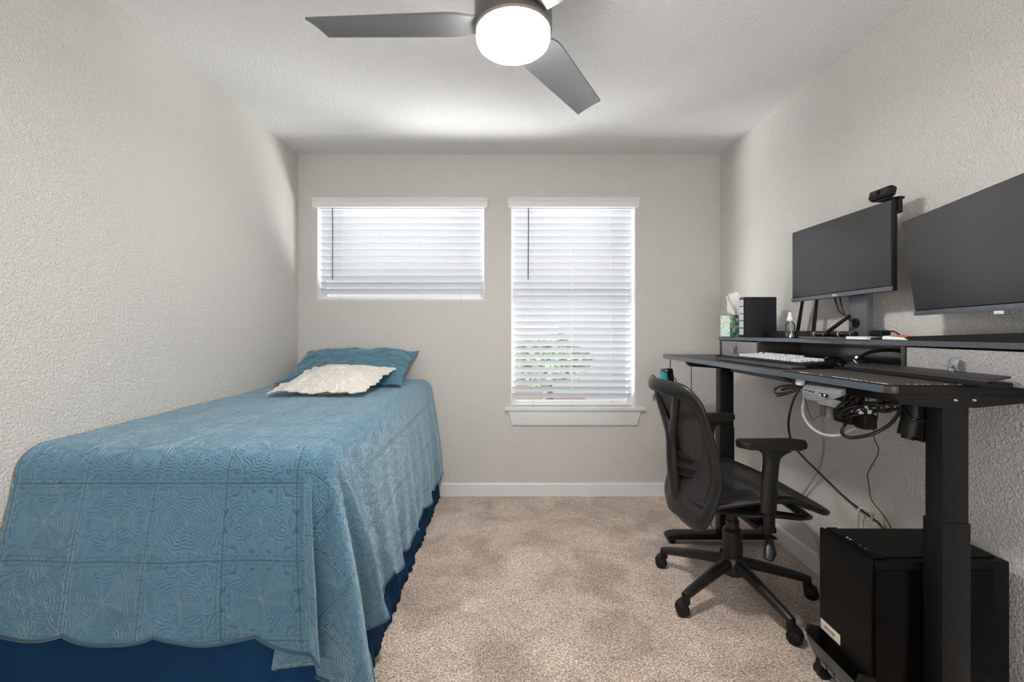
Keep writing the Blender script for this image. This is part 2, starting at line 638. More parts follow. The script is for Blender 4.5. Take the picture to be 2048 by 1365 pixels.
M = dict(
    wall=wall_mat('warm grey wall paint', (.655, .637, .612), 112, .0034, .8),
    ceiling=wall_mat('ceiling paint', (.75, .748, .74), 96, .0034, .65),
    trim=mat('white trim paint', (.72, .725, .73), .35, bump=(60, .05, .001)),
    jamb=mat('white jamb paint', (.84, .84, .84), .45, bump=(60, .05, .001)),
    vinyl=mat('white window vinyl', (.80, .81, .82), .35, var=.03),
    valance=mat('painted blind valance', (.76, .76, .75), .4, var=.02),
    slat=slat_mat(),
    cord=mat('ladder cord', (.75, .75, .76), .8, var=.05),
    wand=mat('grey tilt wand', (.16, .165, .17), .35, var=.05),
    carpet=carpet_mat(),
    quilt=quilt_mat(),
    skirt=mat('deep blue sheeting', (.005, .035, .095), .85, bump=(25, .25, .004), var=.15, vscale=6, spec=.15),
    blue_pillow=mat('blue cotton', (.05, .15, .215), .8, bump=(14, .6, .010), var=.12, vscale=5, sheen=.3),
    lace=lace_mat(),
    mattress=mat('mattress ticking', (.7, .7, .68), .9, var=.05),
    wood=mat('bed frame wood', (.25, .16, .09), .6, var=.2, vscale=20),
    blackm=mat('black powder coat', (.006, .006, .006), .36, spec=.3, bump=(500, .15, .0004), var=.1),
    blackp=mat('black plastic', (.006, .0058, .0058), .5, spec=.3, bump=(700, .2, .0004), var=.1),
    chairp=mat('chair nylon', (.013, .0125, .012), .38, spec=.4, bump=(900, .15, .0003), var=.1),
    pad=mat('soft armrest pad', (.008, .0075, .0075), .6, spec=.35, bump=(600, .2, .0005), var=.1),
    gloss=mat('glossy black', (.008, .008, .009), .12, var=.1),
    edge=mat('black edge band', (.065, .080, .095), .2, spec=.9, bump=(200, .2, .0004), var=.2, vscale=60),
    desktop=mat('dark desktop laminate', (.035, .028, .024), .42, bump=(300, .2, .0004), var=.25, vscale=20),
    padcloth=mat('worn desk pad cloth', (.042, .034, .03), .75, bump=(400, .4, .001), var=.3, vscale=25),
    screen=mat('matte screen', (.040, .041, .043), .30, var=.02),
    bezel=mat('monitor bezel', (.10, .115, .135), .35, var=.05),
    standgrey=mat('grey monitor stand', (.13, .14, .15), .38, metal=.3, var=.05),
    white=mat('white plastic', (.75, .75, .74), .4, var=.03),
    paper=mat('white paper', (.82, .81, .79), .8, bump=(90, .3, .002), var=.03),
    offwhite=mat('beige plastic', (.60, .55, .48), .5, var=.06),
    greycable=mat('pale grey cable sheath', (.42, .40, .37), .5, var=.05),
    blackcable=mat('black cable sheath', (.012, .012, .012), .45, var=.1),
    grey=mat('grey plastic', (.22, .23, .25), .45, var=.06),
    brown=mat('brown grey plug plastic', (.13, .115, .10), .5, var=.08),
    keycap=mat('pale grey keycap', (.60, .61, .66), .5, var=.05),
    keypad=mat('grey keypad shell', (.16, .165, .185), .4, bump=(500, .4, .001), var=.1, vscale=90),
    metal=mat('bright steel', (.62, .62, .62), .25, metal=1, var=.05),
    chrome=mat('scratched steel', (.5, .48, .46), .3, metal=1, var=.2, vscale=300),
    nickel=mat('dark brushed nickel', (.20, .18, .165), .3, metal=.9, var=.1),
    blade=mat('silver fan blade', (.13, .135, .14), .38, metal=.3, var=.06),
    bladeedge=mat('blade edge', (.05, .05, .05), .5, var=.05),
    globe=emit_mat('lit opal glass', (1.0, .965, .925), 60),
    net=mesh_fabric_mat('chair back net', .13),
    seatnet=mesh_fabric_mat('chair seat net', .16),
    teal=mat('teal shell', (.02, .32, .42), .35, var=.08),
    navy=mat('dark blue label', (.03, .06, .12), .4, var=.05),
    orange=mat('orange plastic', (.55, .13, .03), .4, var=.08),
    glass=glass_mat('clear window glass', (.97, .98, .98), .1, .0),
    bottle=glass_mat('clear plastic bottle', (.90, .93, .93), .28, .08),
    tower=mat('tower case steel', (.003, .0028, .0026), .42, spec=.16, bump=(600, .15, .0004), var=.15),
    towertop=mat('tower top grille', (.004, .004, .004), .6, spec=.2, bump=(900, .6, .001), var=.2),
    smoked=mat('smoked tower glass', (.002, .002, .002), .2, spec=.12, var=.1),
    fabric=weave_mat('grey linen drawer', (.13, .13, .14), (.46, .45, .45), 900),
    nas=mat('dark textured case', (.012, .012, .016), .55, bump=(500, .4, .0008), var=.15),
    tissuebox=tissue_mat(),
    tissueside=tissue_side_mat(),
    leaf=mat('overexposed leaf', (.42, .58, .34), .8, var=.4, vscale=3),  # overexposed daylight put in as a paler leaf colour
    bark=mat('bark', (.2, .15, .1), .9, var=.3),
    pave=mat('sunlit pavement', (.75, .74, .72), .9, var=.05, vscale=2),
    brick=mat('terracotta wall', (.85, .62, .52), .9, var=.1, vscale=5),  # colour lightened to carry the overexposure outside
    carred=mat('red car paint', (.5, .03, .03), .25, var=.03),
    cargrey=mat('grey car paint', (.2, .21, .22), .25, var=.03),
    rubber=mat('tyre rubber', (.02, .02, .02), .8, var=.1),
    stucco=mat('pale stucco', (.7, .68, .64), .9, var=.04),
)
# ================================================================ room shell
def st(mb, name, m, smooth=0, **k):
    return tag(mb.build(name, m, smooth=smooth, **k), kind='structure')


T = .12
st(MB().b2((XL - T, YF, -.1), (XR + T, YB + T, 0)), 'floor', M['carpet'])
st(MB().b2((XL - T, YF, ZC), (XR + T, YB + T, ZC + .1)), 'ceiling', M['ceiling'])
st(MB().b2((XL - T, YF, 0), (XL, YB + T, ZC)), 'wall_left', M['wall'])
st(MB().b2((XR, YF, 0), (XR + T, YB + T, ZC)), 'wall_right', M['wall'])
st(MB().b2((XL - T, YF - T, 0), (XR + T, YF, ZC)), 'wall_front', M['wall'])
# window openings in the far wall: x0,x1,z0,z1
W1 = (-1.354, -.157, 1.393, 2.105)
W2 = (.032, .920, .632, 2.105)
wb = MB()
y0, y1 = YB, YB + T
wb.b2((XL, y0, W1[3]), (XR, y1, ZC))
wb.b2((XL, y0, 0), (XR, y1, W2[2]))
wb.b2((XL, y0, W2[2]), (W1[0], y1, W1[3]))
wb.b2((W1[0], y0, W2[2]), (W1[1], y1, W1[2]))
wb.b2((W1[1], y0, W2[2]), (W2[0], y1, W1[3]))
wb.b2((W2[1], y0, W2[2]), (XR, y1, W1[3]))
st(wb, 'wall_back', M['wall'])
# baseboards
def base(a, b, nrm, name):
    a = Vector(a); b = Vector(b); n = Vector(nrm)
    mb = MB()
    poly = [a, a + n * .014, a + n * .014 + Vector((0, 0, .083)), a + n * .009 + Vector((0, 0, .092)), a + Vector((0, 0, .092))]
    mb.prism(poly, b - a)
    st(mb, name, M['trim'])


base((XL, YB, 0), (XR, YB, 0), (0, -1, 0), 'baseboard_back')
base((XR, YF, 0), (XR, YB - .014, 0), (-1, 0, 0), 'baseboard_right')
base((XL, YF, 0), (XL, YB - .014, 0), (1, 0, 0), 'baseboard_left')


def window(n, w, midrail):
    x0, x1, z0, z1 = w
    fr = MB()
    ya, yb = YB + .085, YB + .125
    t = .035
    fr.b2((x0, ya, z0), (x0 + t, yb, z1), .003).b2((x1 - t, ya, z0), (x1, yb, z1), .003)
    fr.b2((x0 + t, ya, z0), (x1 - t, yb, z0 + t), .003).b2((x0 + t, ya, z1 - t), (x1 - t, yb, z1), .003)
    if midrail: fr.b2((x0 + t, ya + .005, 1.33), (x1 - t, yb - .005, 1.365), .003)
    fo = st(fr, 'window_%d' % n, M['vinyl'], smooth=30)
    g = MB().b2((x0 + t - .002, ya + .018, z0 + t - .002), (x1 - t + .002, ya + .022, z1 - t + .002))
    g.build('glass_pane', M['glass'], fo, smooth=0)
    # painted lining of the opening
    j = MB()
    e = .004
    j.b2((x0, YB + .001, z0), (x0 + e, ya, z1)).b2((x1 - e, YB + .001, z0), (x1, ya, z1))
    j.b2((x0 + e, YB + .001, z1 - e), (x1 - e, ya, z1)).b2((x0 + e, YB + .001, z0), (x1 - e, ya, z0 + e))
    j.build('jamb_lining', M['jamb'], fo, smooth=0)
    return fo


window(1, W1, False)
w2 = window(2, W2, True)
# stool and apron of the tall window
sm = MB().b2((-.012, YB - .032, .612), (.983, YB + .0, .634), .004)
st(sm, 'trim_1', M['trim'], smooth=30)
ap = MB()
za, zb = .507, .612
xa, xb, xc, xd = .012, .958, .040, .930
ap.prism([(xa, YB - .016, zb), (xb, YB - .016, zb), (xd, YB - .016, za), (xc, YB - .016, za)], (0, .016, 0), .002)
st(ap, 'trim_2', M['trim'], smooth=30)


def blind(w, label, ztop_first, zbot, ncords, wand_x, loc_x, drop):
    x0, x1, z0, z1 = w
    root = thing('window_blind', label, 'window blind', ((x0 + x1) / 2, YB + .045, z1 - .01), 'white slatted blinds in the two windows')
    # valance: a moulded board that overlaps the wall
    va = MB()
    yv = YB - .001
    za, zb = z1 - .047, 2.122
    prof = [(yv, za), (yv - .024, za), (yv - .026, za + .008), (yv - .024, za + .014), (yv - .024, zb - .026), (yv - .029, zb - .020), (yv - .029, zb - .012), (yv - .034, zb - .008), (yv - .034, zb), (yv, zb)]
    va.prism([(x0 - .024, a, b) for a, b in prof], (x1 - x0 + .046, 0, 0))
    va.build('valance', M['valance'], root, smooth=25)
    hr = MB().b2((x0 + .012, YB + .022, z1 - .05), (x1 - .012, YB + .072, z1 - .006), .003)
    hr.build('headrail', M['vinyl'], root)
    yc = YB + .045
    xa, xb = x0 + .012, x1 - (.020 if w is W2 else .013)
    sl = MB()
    z = ztop_first
    zs = []
    tilt = radians(48)
    while z > zbot + .035:
        zs.append(z)
        z -= .0472
    for zc in zs:
        n = 4
        top, bot = [], []
        for k in range(n + 1):
            q = (k / n - .5) * .050
            arch = .0022 * (1 - (2 * k / n - 1) ** 2)
            for lst, off in ((top, .0013), (bot, -.0013)):
                yy = yc + q * cos(tilt) + (arch + off) * sin(tilt)
                zz = zc - q * sin(tilt) + (arch + off) * cos(tilt)
                lst.append((yy, zz))
        ring = top + bot[::-1]
        wob = random.uniform(-.0006, .0006)
        A = [Vector((xa, y, zz + wob)) for y, zz in ring]
        sl.prism(A, (xb - xa, 0, 0))
    sl.build('slats', M['slat'], root, smooth=40)
    br = MB().b2((xa, yc - .025, zbot), (xb, yc + .025, zbot + .016), .004)
    br.build('bottom_rail', M['vinyl'], root)
    for i in range(ncords):
        x = xa + (xb - xa) * ((i + .55) / (ncords + .1) if ncords == 4 else (.17, .5, .83)[i])
        cd = MB()
        cd.tube([(x, yc - .026, z1 - .05), (x + .001, yc - .027, (z1 + zbot) / 2), (x, yc - .026, zbot + .008)], .0009, 6)
        cd.tube([(x, yc + .026, z1 - .05), (x, yc + .026, zbot + .008)], .0009, 6)
        for zc in zs: cd.tube([(x, yc - .026, zc + .016), (x, yc + .024, zc - .020)], .0006, 4)
        cd.lathe((x, yc - .027, zbot + .001), [(.004, 0), (.0055, .003), (.005, .009), (.002, .012)], 10)
        cd.build('ladder_cord', M['cord'], root)
    wd = MB()
    wd.tube([(wand_x, YB - .004, z1 - .055), (wand_x, YB + .002, z1 - .2), (wand_x - .002, YB + .002, 1.545)], .0042, 8)
    wd.tube([(wand_x, YB - .002, z1 - .055), (wand_x, YB + .012, z1 - .045)], .002, 6)
    wd.build('tilt_wand', M['wand'], root)


blind(W1, 'white slatted blind in the wide window above the bed', 2.030, 1.400, 4, -1.242, 0, 0)
blind(W2, 'white slatted blind in the tall window right of the bed', 2.030, .640, 3, .157, 0, 0)

# outlet on the right wall behind the tower
ol = thing('wall_outlet', 'pale wall outlet low on the right wall behind the computer tower', 'outlet', (XR - .003, 1.815, .37))
MB().b2((XR - .006, 1.775, .305), (XR, 1.855, .435), .003).build('cover_plate', M['offwhite'], ol)
for dz in (.345, .40):
    MB().b2((XR - .009, 1.798, dz - .015), (XR - .005, 1.832, dz + .015), .003).build('socket', M['white'], ol)

# ================================================================ outside
grd = MB().b2((-30, YB + .5, -3.1), (30, 60, -3.0))
st(grd, 'ground_outside', M['pave'])


def tree(name, x, y, h, r, label):
    rt = thing(name, label, 'tree', (x, y, -3.0))
    tk = MB().tube([(x, y, -3.0), (x + .1, y, -3 + h * .3), (x, y + .1, -3 + h * .6)], [.14, .10, .07], 10)
    tk.build('trunk', M['bark'], rt)
    cr = MB()
    rng = random.Random(int(x * 10))
    for i in range(2600):
        d = Vector((rng.gauss(0, 1), rng.gauss(0, 1), rng.gauss(0, 1))).normalized() * (rng.random() ** .4)
        c = Vector((x, y, -3 + h * .68)) + Vector((d.x * r, d.y * r, d.z * r * .62))
        c += Vector((sin(c.z * 4), cos(c.x * 3), sin(c.x * 5))) * .12
        a = Vector((rng.gauss(0, 1), rng.gauss(0, 1), rng.gauss(0, 1))).normalized() * .11
        b = a.cross(Vector((rng.gauss(0, 1), rng.gauss(0, 1), rng.gauss(0, 1)))).normalized() * .07
        cr.add([c - a, c + b, c + a, c - b], [(0, 1, 2, 3)])
    cr.build('foliage', M['leaf'], rt, smooth=0)


tree('tree', 1.3, 13.5, 4.7, 1.25, 'pale green leafy tree outside seen through the tall window blind')


def car(x, y, m, label, f=1):
    rt = thing('car', label, 'car', (x, y, -3.0))
    pr = [(-2.1, .35), (-2.15, .75), (-1.95, .95), (-1.2, 1.0), (-.6, 1.42), (.7, 1.45), (1.4, 1.02), (2.0, .92), (2.15, .7), (2.1, .35)]
    b = MB().prism([(x + f * p[0], y - .85, -3.0 + p[1]) for p in pr], (0, 1.7, 0), .05)
    b.build('body', m, rt)
    for dx in (-1.3, 1.3):
        for dy in (-.86, .66):
            MB().cyl((x + dx, y + dy, -2.67), (x + dx, y + dy + .2, -2.67), .33).build('wheel', M['rubber'], rt)
    gl = [(-.95, 1.06), (-.52, 1.36), (.62, 1.38), (1.1, 1.06)]
    MB().prism([(x + f * p[0], y - .87, -3.0 + p[1]) for p in gl], (0, .03, 0)).build('side_window', M['gloss'], rt)


car(2.3, 17.0, M['carred'], 'small red car parked outside beyond the tree')
car(7.0, 19.0, M['cargrey'], 'grey car parked outside beyond the window')
st(MB().b2((-6, 22, -3), (1.8, 22.4, -1.35)), 'wall_outside', M['brick'])

# ================================================================ ceiling fan
fc = Vector((.022, 1.452, ZC))
fan = thing('ceiling_fan', 'three-bladed silver ceiling fan with a glowing round glass light', 'ceiling fan', fc)
hs = MB().lathe(fc, [(.068, -.001), (.072, -.03), (.062, -.05), (.028, -.06), (.026, -.10), (.05, -.115), (.118, -.135), (.127, -.15), (.128, -.262), (.122, -.268), (.02, -.268)], 64)
hs.build('motor_housing', M['nickel'], fan)
gb = MB().lathe(fc, [(.02, -.262), (.119, -.264), (.1215, -.275), (.1215, -.290), (.117, -.302), (.108, -.310), (.09, -.316), (.05, -.320), (0.0001, -.321)], 64)
gb.build('light_globe', M['globe'], fan, smooth=80)
zb = 2.206
for i, ang in enumerate((178.4, 57.4, 298.0)):
    a = radians(ang)
    d = Vector((cos(a), sin(a), 0)); nn = Vector((-sin(a), cos(a), 0))
    def fp(u, v, d=d, nn=nn):
        r = .10 + u * (.655 - .10)
        # tip is cut at a slight slant
        hw = (.083 + (.060 - .083) * u) * min(1, .58 + u * 2.6)
        w = (v * 2 - 1)
        rr = r + (w * .012 if u > .98 else 0)
        pitch = radians(11) * (1 - .15 * u)
        return Vector((fc.x, fc.y, zb)) + d * rr + nn * (w * hw * cos(pitch)) + Vector((0, 0, -w * hw * sin(pitch) + .004 * (1 - w * w)))
    bl = MB().grid(fp, 14, 8, .007)
    bl.build('blade', M['blade'], fan, smooth=30)
    ir = MB().box(Vector((fc.x, fc.y, zb + .010)) + d * .13, (.10, .05, .006), .002, Matrix.Rotation(a, 3, 'Z'))
    ir.build('blade_iron', M['nickel'], fan)
# its light: a round panel just under the opal glass, shining down
lp = bpy.data.lights.new('fan_light', 'AREA')
lp.shape = 'DISK'; lp.size = .205; lp.energy = 18; lp.color = (1.0, .97, .93)
lo = bpy.data.objects.new('fan_light', lp); COL.objects.link(lo)
lo.location = (fc.x, fc.y, ZC - .3225)

# ================================================================ bed
bx0, bx1, by0, by1, bz = XL + .012, -.545, 1.385, 3.10, .818
bed = thing('bed', 'twin bed against the left wall with a deep blue gathered bed skirt', 'bed', ((bx0 + bx1) / 2, (by0 + by1) / 2, 0))
MB().b2((bx0, by0 + .01, .50), (bx1 - .02, by1, bz - .012), .07, 4).build('mattress', M['mattress'], bed)
MB().b2((bx0 + .01, by0 + .03, .24), (bx1 - .02, by1 - .01, .495), .02, 3).build('box_spring', M['mattress'], bed)
MB().b2((bx0 + .02, by0 + .05, .17), (bx1 - .03, by1 - .02, .235), .005).build('bed_frame', M['wood'], bed)
for x in (bx0 + .06, bx1 - .09):
    for y in (by0 + .12, by1 - .08):
        MB().b2((x - .025, y - .025, 0.0), (x + .025, y + .025, .17), .004).build('leg', M['wood'], bed)
# skirt: plan outline left-front corner -> front -> corner -> right side -> back
sk_pts = []
for k in range(0, 61): sk_pts.append(Vector((bx0 + .002 + (-.76 - bx0) * k / 60, 1.297, 0)))
for k in range(1, 12):
    a = -pi / 2 + (pi / 2) * k / 12
    sk_pts.append(Vector((-.76 + .22 * cos(a), 1.46 + .163 * sin(a), 0)))
for k in range(0, 141): sk_pts.append(Vector((-.54, 1.46 + (by1 + .01 - 1.46) * k / 140, 0)))


def skf(u, v):
    i = u * (len(sk_pts) - 1)
    k = min(int(i), len(sk_pts) - 2)
    p = sk_pts[k].lerp(sk_pts[k + 1], i - k)
    t = sk_pts[k + 1] - sk_pts[k]
    n = Vector((t.y, -t.x, 0)).normalized()
    side = 1 if k > 62 else .3
    s_ = u * 22
    fold = (sin(s_ * 7 + 2.5 * sin(s_ * 2.3)) * .006 + sin(s_ * 15 + sin(s_ * 4) * 3) * .003) * side
    flare = .012 + .055 * v * (1 if k > 62 else .35)
    return Vector((p.x, p.y, .47 - v * (.465))) + n * (flare + fold * (.35 + .65 * v))


MB().grid(skf, 620, 10, .002).build('bed_skirt', M['skirt'], bed, smooth=180)

# quilt -------------------------------------------------------------
R_ = .085
qx0 = XL + .006
cx1, cy0, cy1 = -.525 - R_, 1.325 + R_, 3.128
zt = .832
NX, NY, NC = 150, 230, 150
q = bmesh.new()
uvl = q.loops.layers.uv.new('UVMap')
UV = {}


def nz_(x, y, s, a): return noise.noise(Vector((x * s, y * s, 1.7))) * a


core = [[None] * (NY + 1) for _ in range(NX + 1)]
for i in range(NX + 1):
    for j in range(NY + 1):
        x = qx0 + (cx1 - qx0) * i / NX
        y = cy0 + (cy1 - cy0) * j / NY
        edge = min(1, (cx1 - x) / .12, (y - cy0) / .12)
        v = q.verts.new((x, y, zt + (nz_(x, y, 5, .006) + nz_(x, y, 17, .002)) * max(0, edge)))
        UV[v] = (x, y)
        core[i][j] = v


def qf(vl):
    try: f = q.faces.new(vl)
    except ValueError: return
    for l in f.loops: l[uvl].uv = UV[l.vert]


for i in range(NX):
    for j in range(NY): qf((core[i][j], core[i + 1][j], core[i + 1][j + 1], core[i][j + 1]))

# columns of the drape: (core vertex, outward dir, hem xy, hem z, uv dir)
cols = []
for i in range(NX + 1):
    x = qx0 + (cx1 - qx0) * i / NX
    s_ = x - qx0
    sc = abs(sin((s_ + .02) / .25 * pi)) ** .8
    hz = .335 - .030 * sc - max(0, s_ - .55) * .10
    k = s_ / (cx1 - qx0)
    hx = x + .055 * k * k
    hy = 1.240 + .012 * sin(s_ * 9 + 1) + .006 * sin(s_ * 21)
    cols.append((core[i][0], Vector((0, -1, 0)), hx, hy, hz, Vector((0, -1)), 1))
# pleats of the corner
ctl = [(-.555, 1.235, .245), (-.528, 1.240, .242), (-.548, 1.262, .235), (-.670, 1.272, .215), (-.655, 1.292, .19), (-.54, 1.318, .14), (-.425, 1.262, .095), (-.388, 1.29, .095), (-.44, 1.42, .13), (-.505, 1.50, .15), (-.455, 1.545, .155), (-.425, 1.585, .155), (-.475, 1.66, .175)]
hx_end = cols[-1]
ctl[0] = (hx_end[2], hx_end[3], hx_end[4])
cs = spline(ctl, 30)
for c in range(1, NC + 1):
    t = c / (NC + 1)
    fi = t * (len(cs) - 1)
    k = min(int(fi), len(cs) - 2)
    p = cs[k].lerp(cs[k + 1], fi - k)
    a = -pi / 2 + (pi / 2) * t
    d = Vector((cos(a), sin(a), 0))
    cols.append((core[NX][0], d, p.x, p.y, p.z, Vector((d.x * 1.25, d.y * 1.25)), 1))
pe = cs[-1]
for j in range(NY + 1):
    y = cy0 + (cy1 - cy0) * j / NY
    s_ = y - cy0
    sc = abs(sin((s_ + .06) / .27 * pi)) ** .8
    hz = .205 - .034 * sc + .004 * sin(s_ * 7)
    amp = .010 + .010 * max(0, 1 - s_ / .9)
    hx = -.462 + .006 * s_ + amp * sin(s_ * 15 + 3.0) + .007 * sin(s_ * 33 + 1)
    w = min(1, j / 26.0); w = w * w * (3 - 2 * w)
    hy = y
    lead = (pe.y - cy0) * (1 - min(1, s_ / .9)) ** 1.6
    hy = min(y + lead, cy1)
    hx = pe.x * (1 - w) + hx * w
    hz = pe.z * (1 - w) + hz * w
    cols.append((core[NX][j], Vector((1, 0, 0)), hx, hy, hz, Vector((1, 0)), 1))
NR, ND = 7, 62
ringv = []
for (cv, d, hx, hy, hz, ud, _) in cols:
    base_ = cv.co
    lst = [cv]
    c0 = Vector(UV[cv])
    Tpt = Vector((base_.x, base_.y)) + Vector((d.x, d.y)) * R_
    for r in range(1, NR + 1):
        a = (pi / 2) * r / NR
        off = R_ * sin(a)
        z = zt - R_ * (1 - cos(a))
        v = q.verts.new((base_.x + d.x * off, base_.y + d.y * off, z))
        UV[v] = tuple(c0 + ud * (R_ * a))
        lst.append(v)
    for r in range(1, ND + 1):
        t = r / ND
        g = t ** (1.15 if d.x in (0.0, 1.0) or abs(d.x) < 1e-6 or abs(d.y) < 1e-6 else .85)
        x = Tpt.x + (hx - Tpt.x) * g
        y = Tpt.y + (hy - Tpt.y) * g
        z = (zt - R_) + (hz - (zt - R_)) * t
        w = .004 * t
        x += d.x * (noise.noise(Vector((y * 9, z * 6, 3))) * w * 2.0 + .012 * sin(pi * t)); y += d.y * (noise.noise(Vector((x * 9, z * 6, 8))) * w * 2.0 + .012 * sin(pi * t))
        x = max(x, qx0)
        v = q.verts.new((x, y, z))
        UV[v] = tuple(c0 + ud * (R_ * pi / 2 + t * (zt - R_ - hz)))
        lst.append(v)
    ringv.append(lst)
for A, B in zip(ringv, ringv[1:]):
    for r in range(len(A) - 1):
        if A[r] is B[r]:
            qf((A[r], B[r + 1], A[r + 1]))
        else:
            qf((A[r], B[r], B[r + 1], A[r + 1]))
bmesh.ops.recalc_face_normals(q, faces=q.faces)
# thin cloth with thickness given by a solidify modifier
me = bpy.data.meshes.new('quilt')
org = Vector(((bx0 + bx1) / 2, 2.2, .13))
hem_pts = [A[-1].co.copy() for A in ringv]
for v in q.verts: v.co -= org
q.to_mesh(me); q.free()
for p in me.polygons: p.use_smooth = True
me.materials.append(M['quilt'])
quilt = bpy.data.objects.new('quilt', me)
COL.objects.link(quilt)
quilt.location = org
WO['quilt'] = org
tag(quilt, 'blue quilt with stitched medallions and a scalloped hem draped over the bed', 'quilt')
sd = quilt.modifiers.new('thickness', 'SOLIDIFY'); sd.thickness = .005; sd.offset = -1
bnd = MB().tube([p + Vector((0, 0, .001)) for p in hem_pts], .0052, 6)
bnd.build('hem_binding', M['quilt'], quilt, smooth=180)


def pillow(name, m, label, cat, c, ax, ay, w, l, th, nrm, scallop=0.0, pinch=.10, wr=1.0, seed=0, flange=.0):
    """soft cushion: two bulged faces; ax, ay = unit vectors of the width and length"""
    c = Vector(c); ax = Vector(ax).normalized(); ay = Vector(ay).normalized(); nz = Vector(nrm).normalized()
    mb = MB()
    n = 56
    def f(sgn):
        def g(u, v):
            a = u * 2 - 1; b = v * 2 - 1
            e = flange
            ra = min(1, abs(a) / (1 - e)); rb = min(1, abs(b) / (1 - e))
            h = max(0, (1 - ra ** 2.6)) ** .62 * max(0, (1 - rb ** 2.6)) ** .62
            # sides pulled in, corners stay pointed
            px = a * w / 2 * (1 - pinch * (1 - b * b) * .5)
            py = b * l / 2 * (1 - pinch * (1 - a * a) * .5)
            if scallop:
                ph = 15
                if ra >= 1: px += (1 if a > 0 else -1) * scallop * abs(sin(b * ph))
                if rb >= 1: py += (1 if b > 0 else -1) * scallop * abs(sin(a * ph))
            wv = Vector((px * 7 + seed, py * 7, sgn * 2.0))
            r = noise.noise(wv) * .010 * wr + noise.noise(wv * 2.7) * .006 * wr
            ridge = abs(noise.noise(wv * 1.3 + Vector((5, 1, 2))))
            r -= (.02 * wr) * max(0, .12 - ridge) / .12 * .5
            edgew = max(abs(a), abs(b)) ** 6 * noise.noise(Vector((a * 3 + seed, b * 3, .3))) * .020
            z = sgn * (h * th / 2 + .0015) + r * h ** .4 * (1 if sgn > 0 else .2) + edgew
            return c + ax * px + ay * py + nz * z
        return g
    mb.grid(f(1), n, n); mb.grid(f(-1), n, n)
    bmesh.ops.remove_doubles(mb.bm, verts=mb.bm.verts, dist=.0012)
    o = mb.build(name, m, smooth=180)
    return tag(o, label, cat)


pillow('blue_pillow', M['blue_pillow'], 'blue pillow with wrinkled corners leaning on the far wall at the head of the bed', 'pillow',
       (-1.025, 2.91, .94), (1, -.05, 0), (.05, .91, .40), .80, .47, .17, (0.0, -.40, .92), wr=1.6, seed=3, pinch=.13)
pillow('lace_pillow', M['lace'], 'small ivory embroidered cushion with scalloped edge in front of the blue pillow', 'cushion',
       (-.975, 2.53, .905), (1, .0, 0), (.12, .95, .20), .50, .44, .13, (0, -.22, .97), scallop=.012, wr=.8, seed=11, flange=.12, pinch=.08)
# ================================================================ standing desk
DZ = 1.037                                     # height of the worktop surface
def fx(y): return .951 + (2.70 - y) * .0745    # front edge of the worktop at depth y
DIR = Vector((-.0745, 1, 0)).normalized()      # along the worktop, away from the camera
NRM = Vector((1, .0745, 0)).normalized()       # across it, towards the wall
desk = thing('standing_desk', 'black standing desk raised high along the right wall', 'desk', (1.24, 1.86, 0))
R3 = Matrix((NRM, DIR, Vector((0, 0, 1)))).transposed()


def rounded_poly(pts, rads, z, n=6):
    out = []
    m = len(pts)
    for i in range(m):
        p = Vector(pts[i]); a = (Vector(pts[i - 1]) - p).normalized(); b = (Vector(pts[(i + 1) % m]) - p).normalized()
        r = rads[i]
        if r <= 0:
            out.append(Vector((p.x, p.y, z))); continue
        for k in range(n + 1):
            t = k / n
            q1 = p + a * r * (1 - t) ** 2 + b * r * t ** 2
            out.append(Vector((q1.x, q1.y, z)))
    return out


top_poly = rounded_poly([(fx(1.214), 1.214), (fx(2.70), 2.70), (1.505, 2.70), (1.505, 1.214)], [.035, .035, .01, .01], DZ - .022)
MB().prism(top_poly, (0, 0, .021), .0015).build('desktop', M['desktop'], desk, smooth=30)
# edge band: thin strip round the worktop
eb = MB()
ip = rounded_poly([(fx(1.214), 1.214), (fx(2.70), 2.70), (1.505, 2.70), (1.505, 1.214)], [.035, .035, .01, .01], 0)
cen = Vector((1.25, 1.95, 0))
nv = len(ip)
for z0_, z1_ in ((DZ - .0215, DZ - .0005),):
    o_ = [p + (p - cen).normalized() * .0016 for p in ip]
    i_ = [p - (p - cen).normalized() * .002 for p in ip]
    for i in range(nv):
        j = (i + 1) % nv
        if ip[i].y < 1.245 and ip[j].y < 1.245: continue
        A = [Vector((o_[i].x, o_[i].y, z0_)), Vector((o_[j].x, o_[j].y, z0_)), Vector((o_[j].x, o_[j].y, z1_)), Vector((o_[i].x, o_[i].y, z1_))]
        B = [Vector((i_[i].x, i_[i].y, z0_)), Vector((i_[j].x, i_[j].y, z0_)), Vector((i_[j].x, i_[j].y, z1_)), Vector((i_[i].x, i_[i].y, z1_))]
        eb.add(A + B, [(0, 1, 2, 3), (7, 6, 5, 4), (3, 2, 6, 7), (0, 4, 5, 1)])
eo = eb.build('edge_band', M['edge'], desk, smooth=20)
tag(eo, label='blue black glossy edge band')
MB().b2((fx(1.214) + .022, 1.2115, DZ - .0215), (1.504, 1.2138, DZ - .0003), .0005).build('shaded_end_strip', M['blackp'], desk)  # near end of the same edge band, its shade painted in as black

